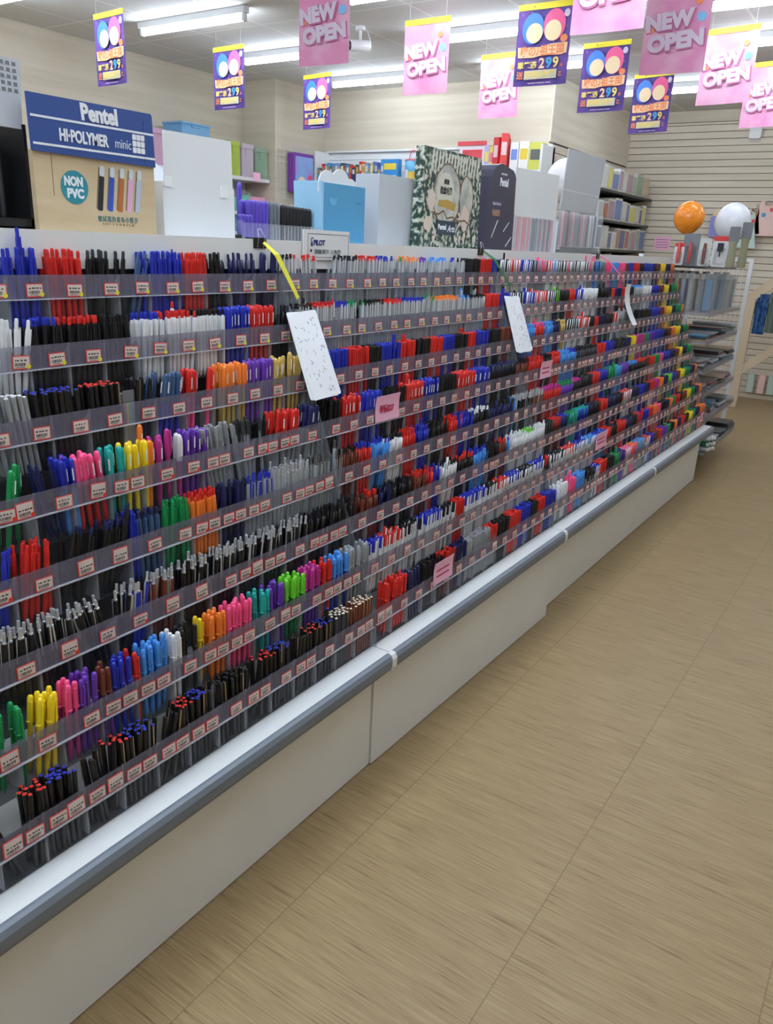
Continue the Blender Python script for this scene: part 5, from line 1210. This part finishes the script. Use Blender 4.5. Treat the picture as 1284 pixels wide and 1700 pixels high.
for k, (x, m_, cn) in enumerate(((-.405, cloth_g, 'left pale mint pouch'), (-.30, cloth_p, 'pink pouch in the middle'), (-.205, cloth_g, 'right pale mint pouch'))):
    q = thing('pouch', f'{cn} of the three hanging low on the far wall', 'pouch', (x, FW - .04, .065), 0, None)
    MB().rbox(-.036, .036, -.022, .02, 0, .19, .014, 'z').build('pouch_body', m_, q); MB().tube([(-.012, 0, .185), (0, 0, .215), (.012, 0, .185)], .004, 6).build('loop', stick_w, q); MB().cyl((0, 0, .21), (0, .038, .21), .004, 6).build('hook', chrome, q)

# small pastel eraser pack between the fineliners of the third tier
t = thing('eraser_pack', 'small pastel striped eraser pack standing between black fineliners, third tier', 'eraser', (XF(3) - .012, 0.994, ZB(3) - .0563 + .0005))
MB().box(-.012, .006, -.014, .014, 0, .115).build('pack', clear('pack_film', rgb(200, 204, 208), .5, .2), t)
for k, c in enumerate(((236, 150, 170), (240, 214, 130), (150, 210, 180), (150, 180, 226))):
    MB().box(.0062, .0072, -.0125 + k * .0063, -.0072 + k * .0063, .055, .098).build('eraser_stripe', mat('pastel_%d' % k, rgb(*c), .5), t)
MB().box(.0062, .0075, -.0135, .0135, .099, .122).build('header_card', mat('dark_header_card', rgb(110, 112, 116), .5), t)

# ------------------------------------------------------------------ prints and clips sit under the part that carries them
SUBS = {'price_tag': ({'barcode'}, 'paper'), 'hanging_poster': ({'lettering', 'lettering_shadow', 'star_dots', 'blue_shape', 'pink_shape', 'cream_shape', 'white_shape', 'orange_shape', 'title_panel', 'gift_panel'}, 'sheet'),
        'brand_sign': ({'lettering', 'emblem', 'frame_line'}, 'backing_card'), 'balloon': ({'pink_print'}, 'skin'), 'book': ({'spine_label'}, 'cover'), 'photo_frame': ({'picture'}, 'frame'),
        'tryout_card': ({'pen_scribbles'}, 'card'), 'paper_note': ({'printed_lines', 'lettering'}, 'sheet'), 'gel_pen': ({'clip'}, 'cap'), 'stick_pen': ({'clip'}, 'cap'), 'capped_pen': ({'clip'}, 'cap'),
        'marker_pen': ({'clip'}, 'cap'), 'rollerball_pen': ({'clip_label'}, 'clip'), 'display_board': ({'lettering', 'petal', 'flower', 'leaf_fan', 'ribbon_curls', 'gold_edging', 'frame_outline', 'jar_picture', 'bottle_picture', 'label_panel', 'gold_banner', 'name_plate'}, 'board')}
base_name = lambda o: o.name.split('.')[0]
kids = {}
for o in S.objects:
    if o.parent is not None: kids.setdefault(o.parent.name, []).append(o)
for o in list(S.objects):
    if o.parent is not None or o.name not in kids: continue
    n = base_name(o)
    if n in SUBS:
        names, host = SUBS[n]
        hosts = [c for c in kids[o.name] if base_name(c) == host]
        if hosts:
            for c in kids[o.name]:
                if base_name(c) in names: c.parent = hosts[-1]
    elif n == 'display_box':
        hd = [c for c in kids[o.name] if base_name(c) in ('header_panel',)]; bd = [c for c in kids[o.name] if base_name(c) == 'body']
        for c in kids[o.name]:
            if base_name(c) in ('lettering', 'white_stripes', 'grid_emblem', 'fold_line'):
                h_ = hd if hd and (base_name(c) != 'lettering' or c.matrix_local.translation.z > .16) else bd
                if h_: c.parent = h_[0]
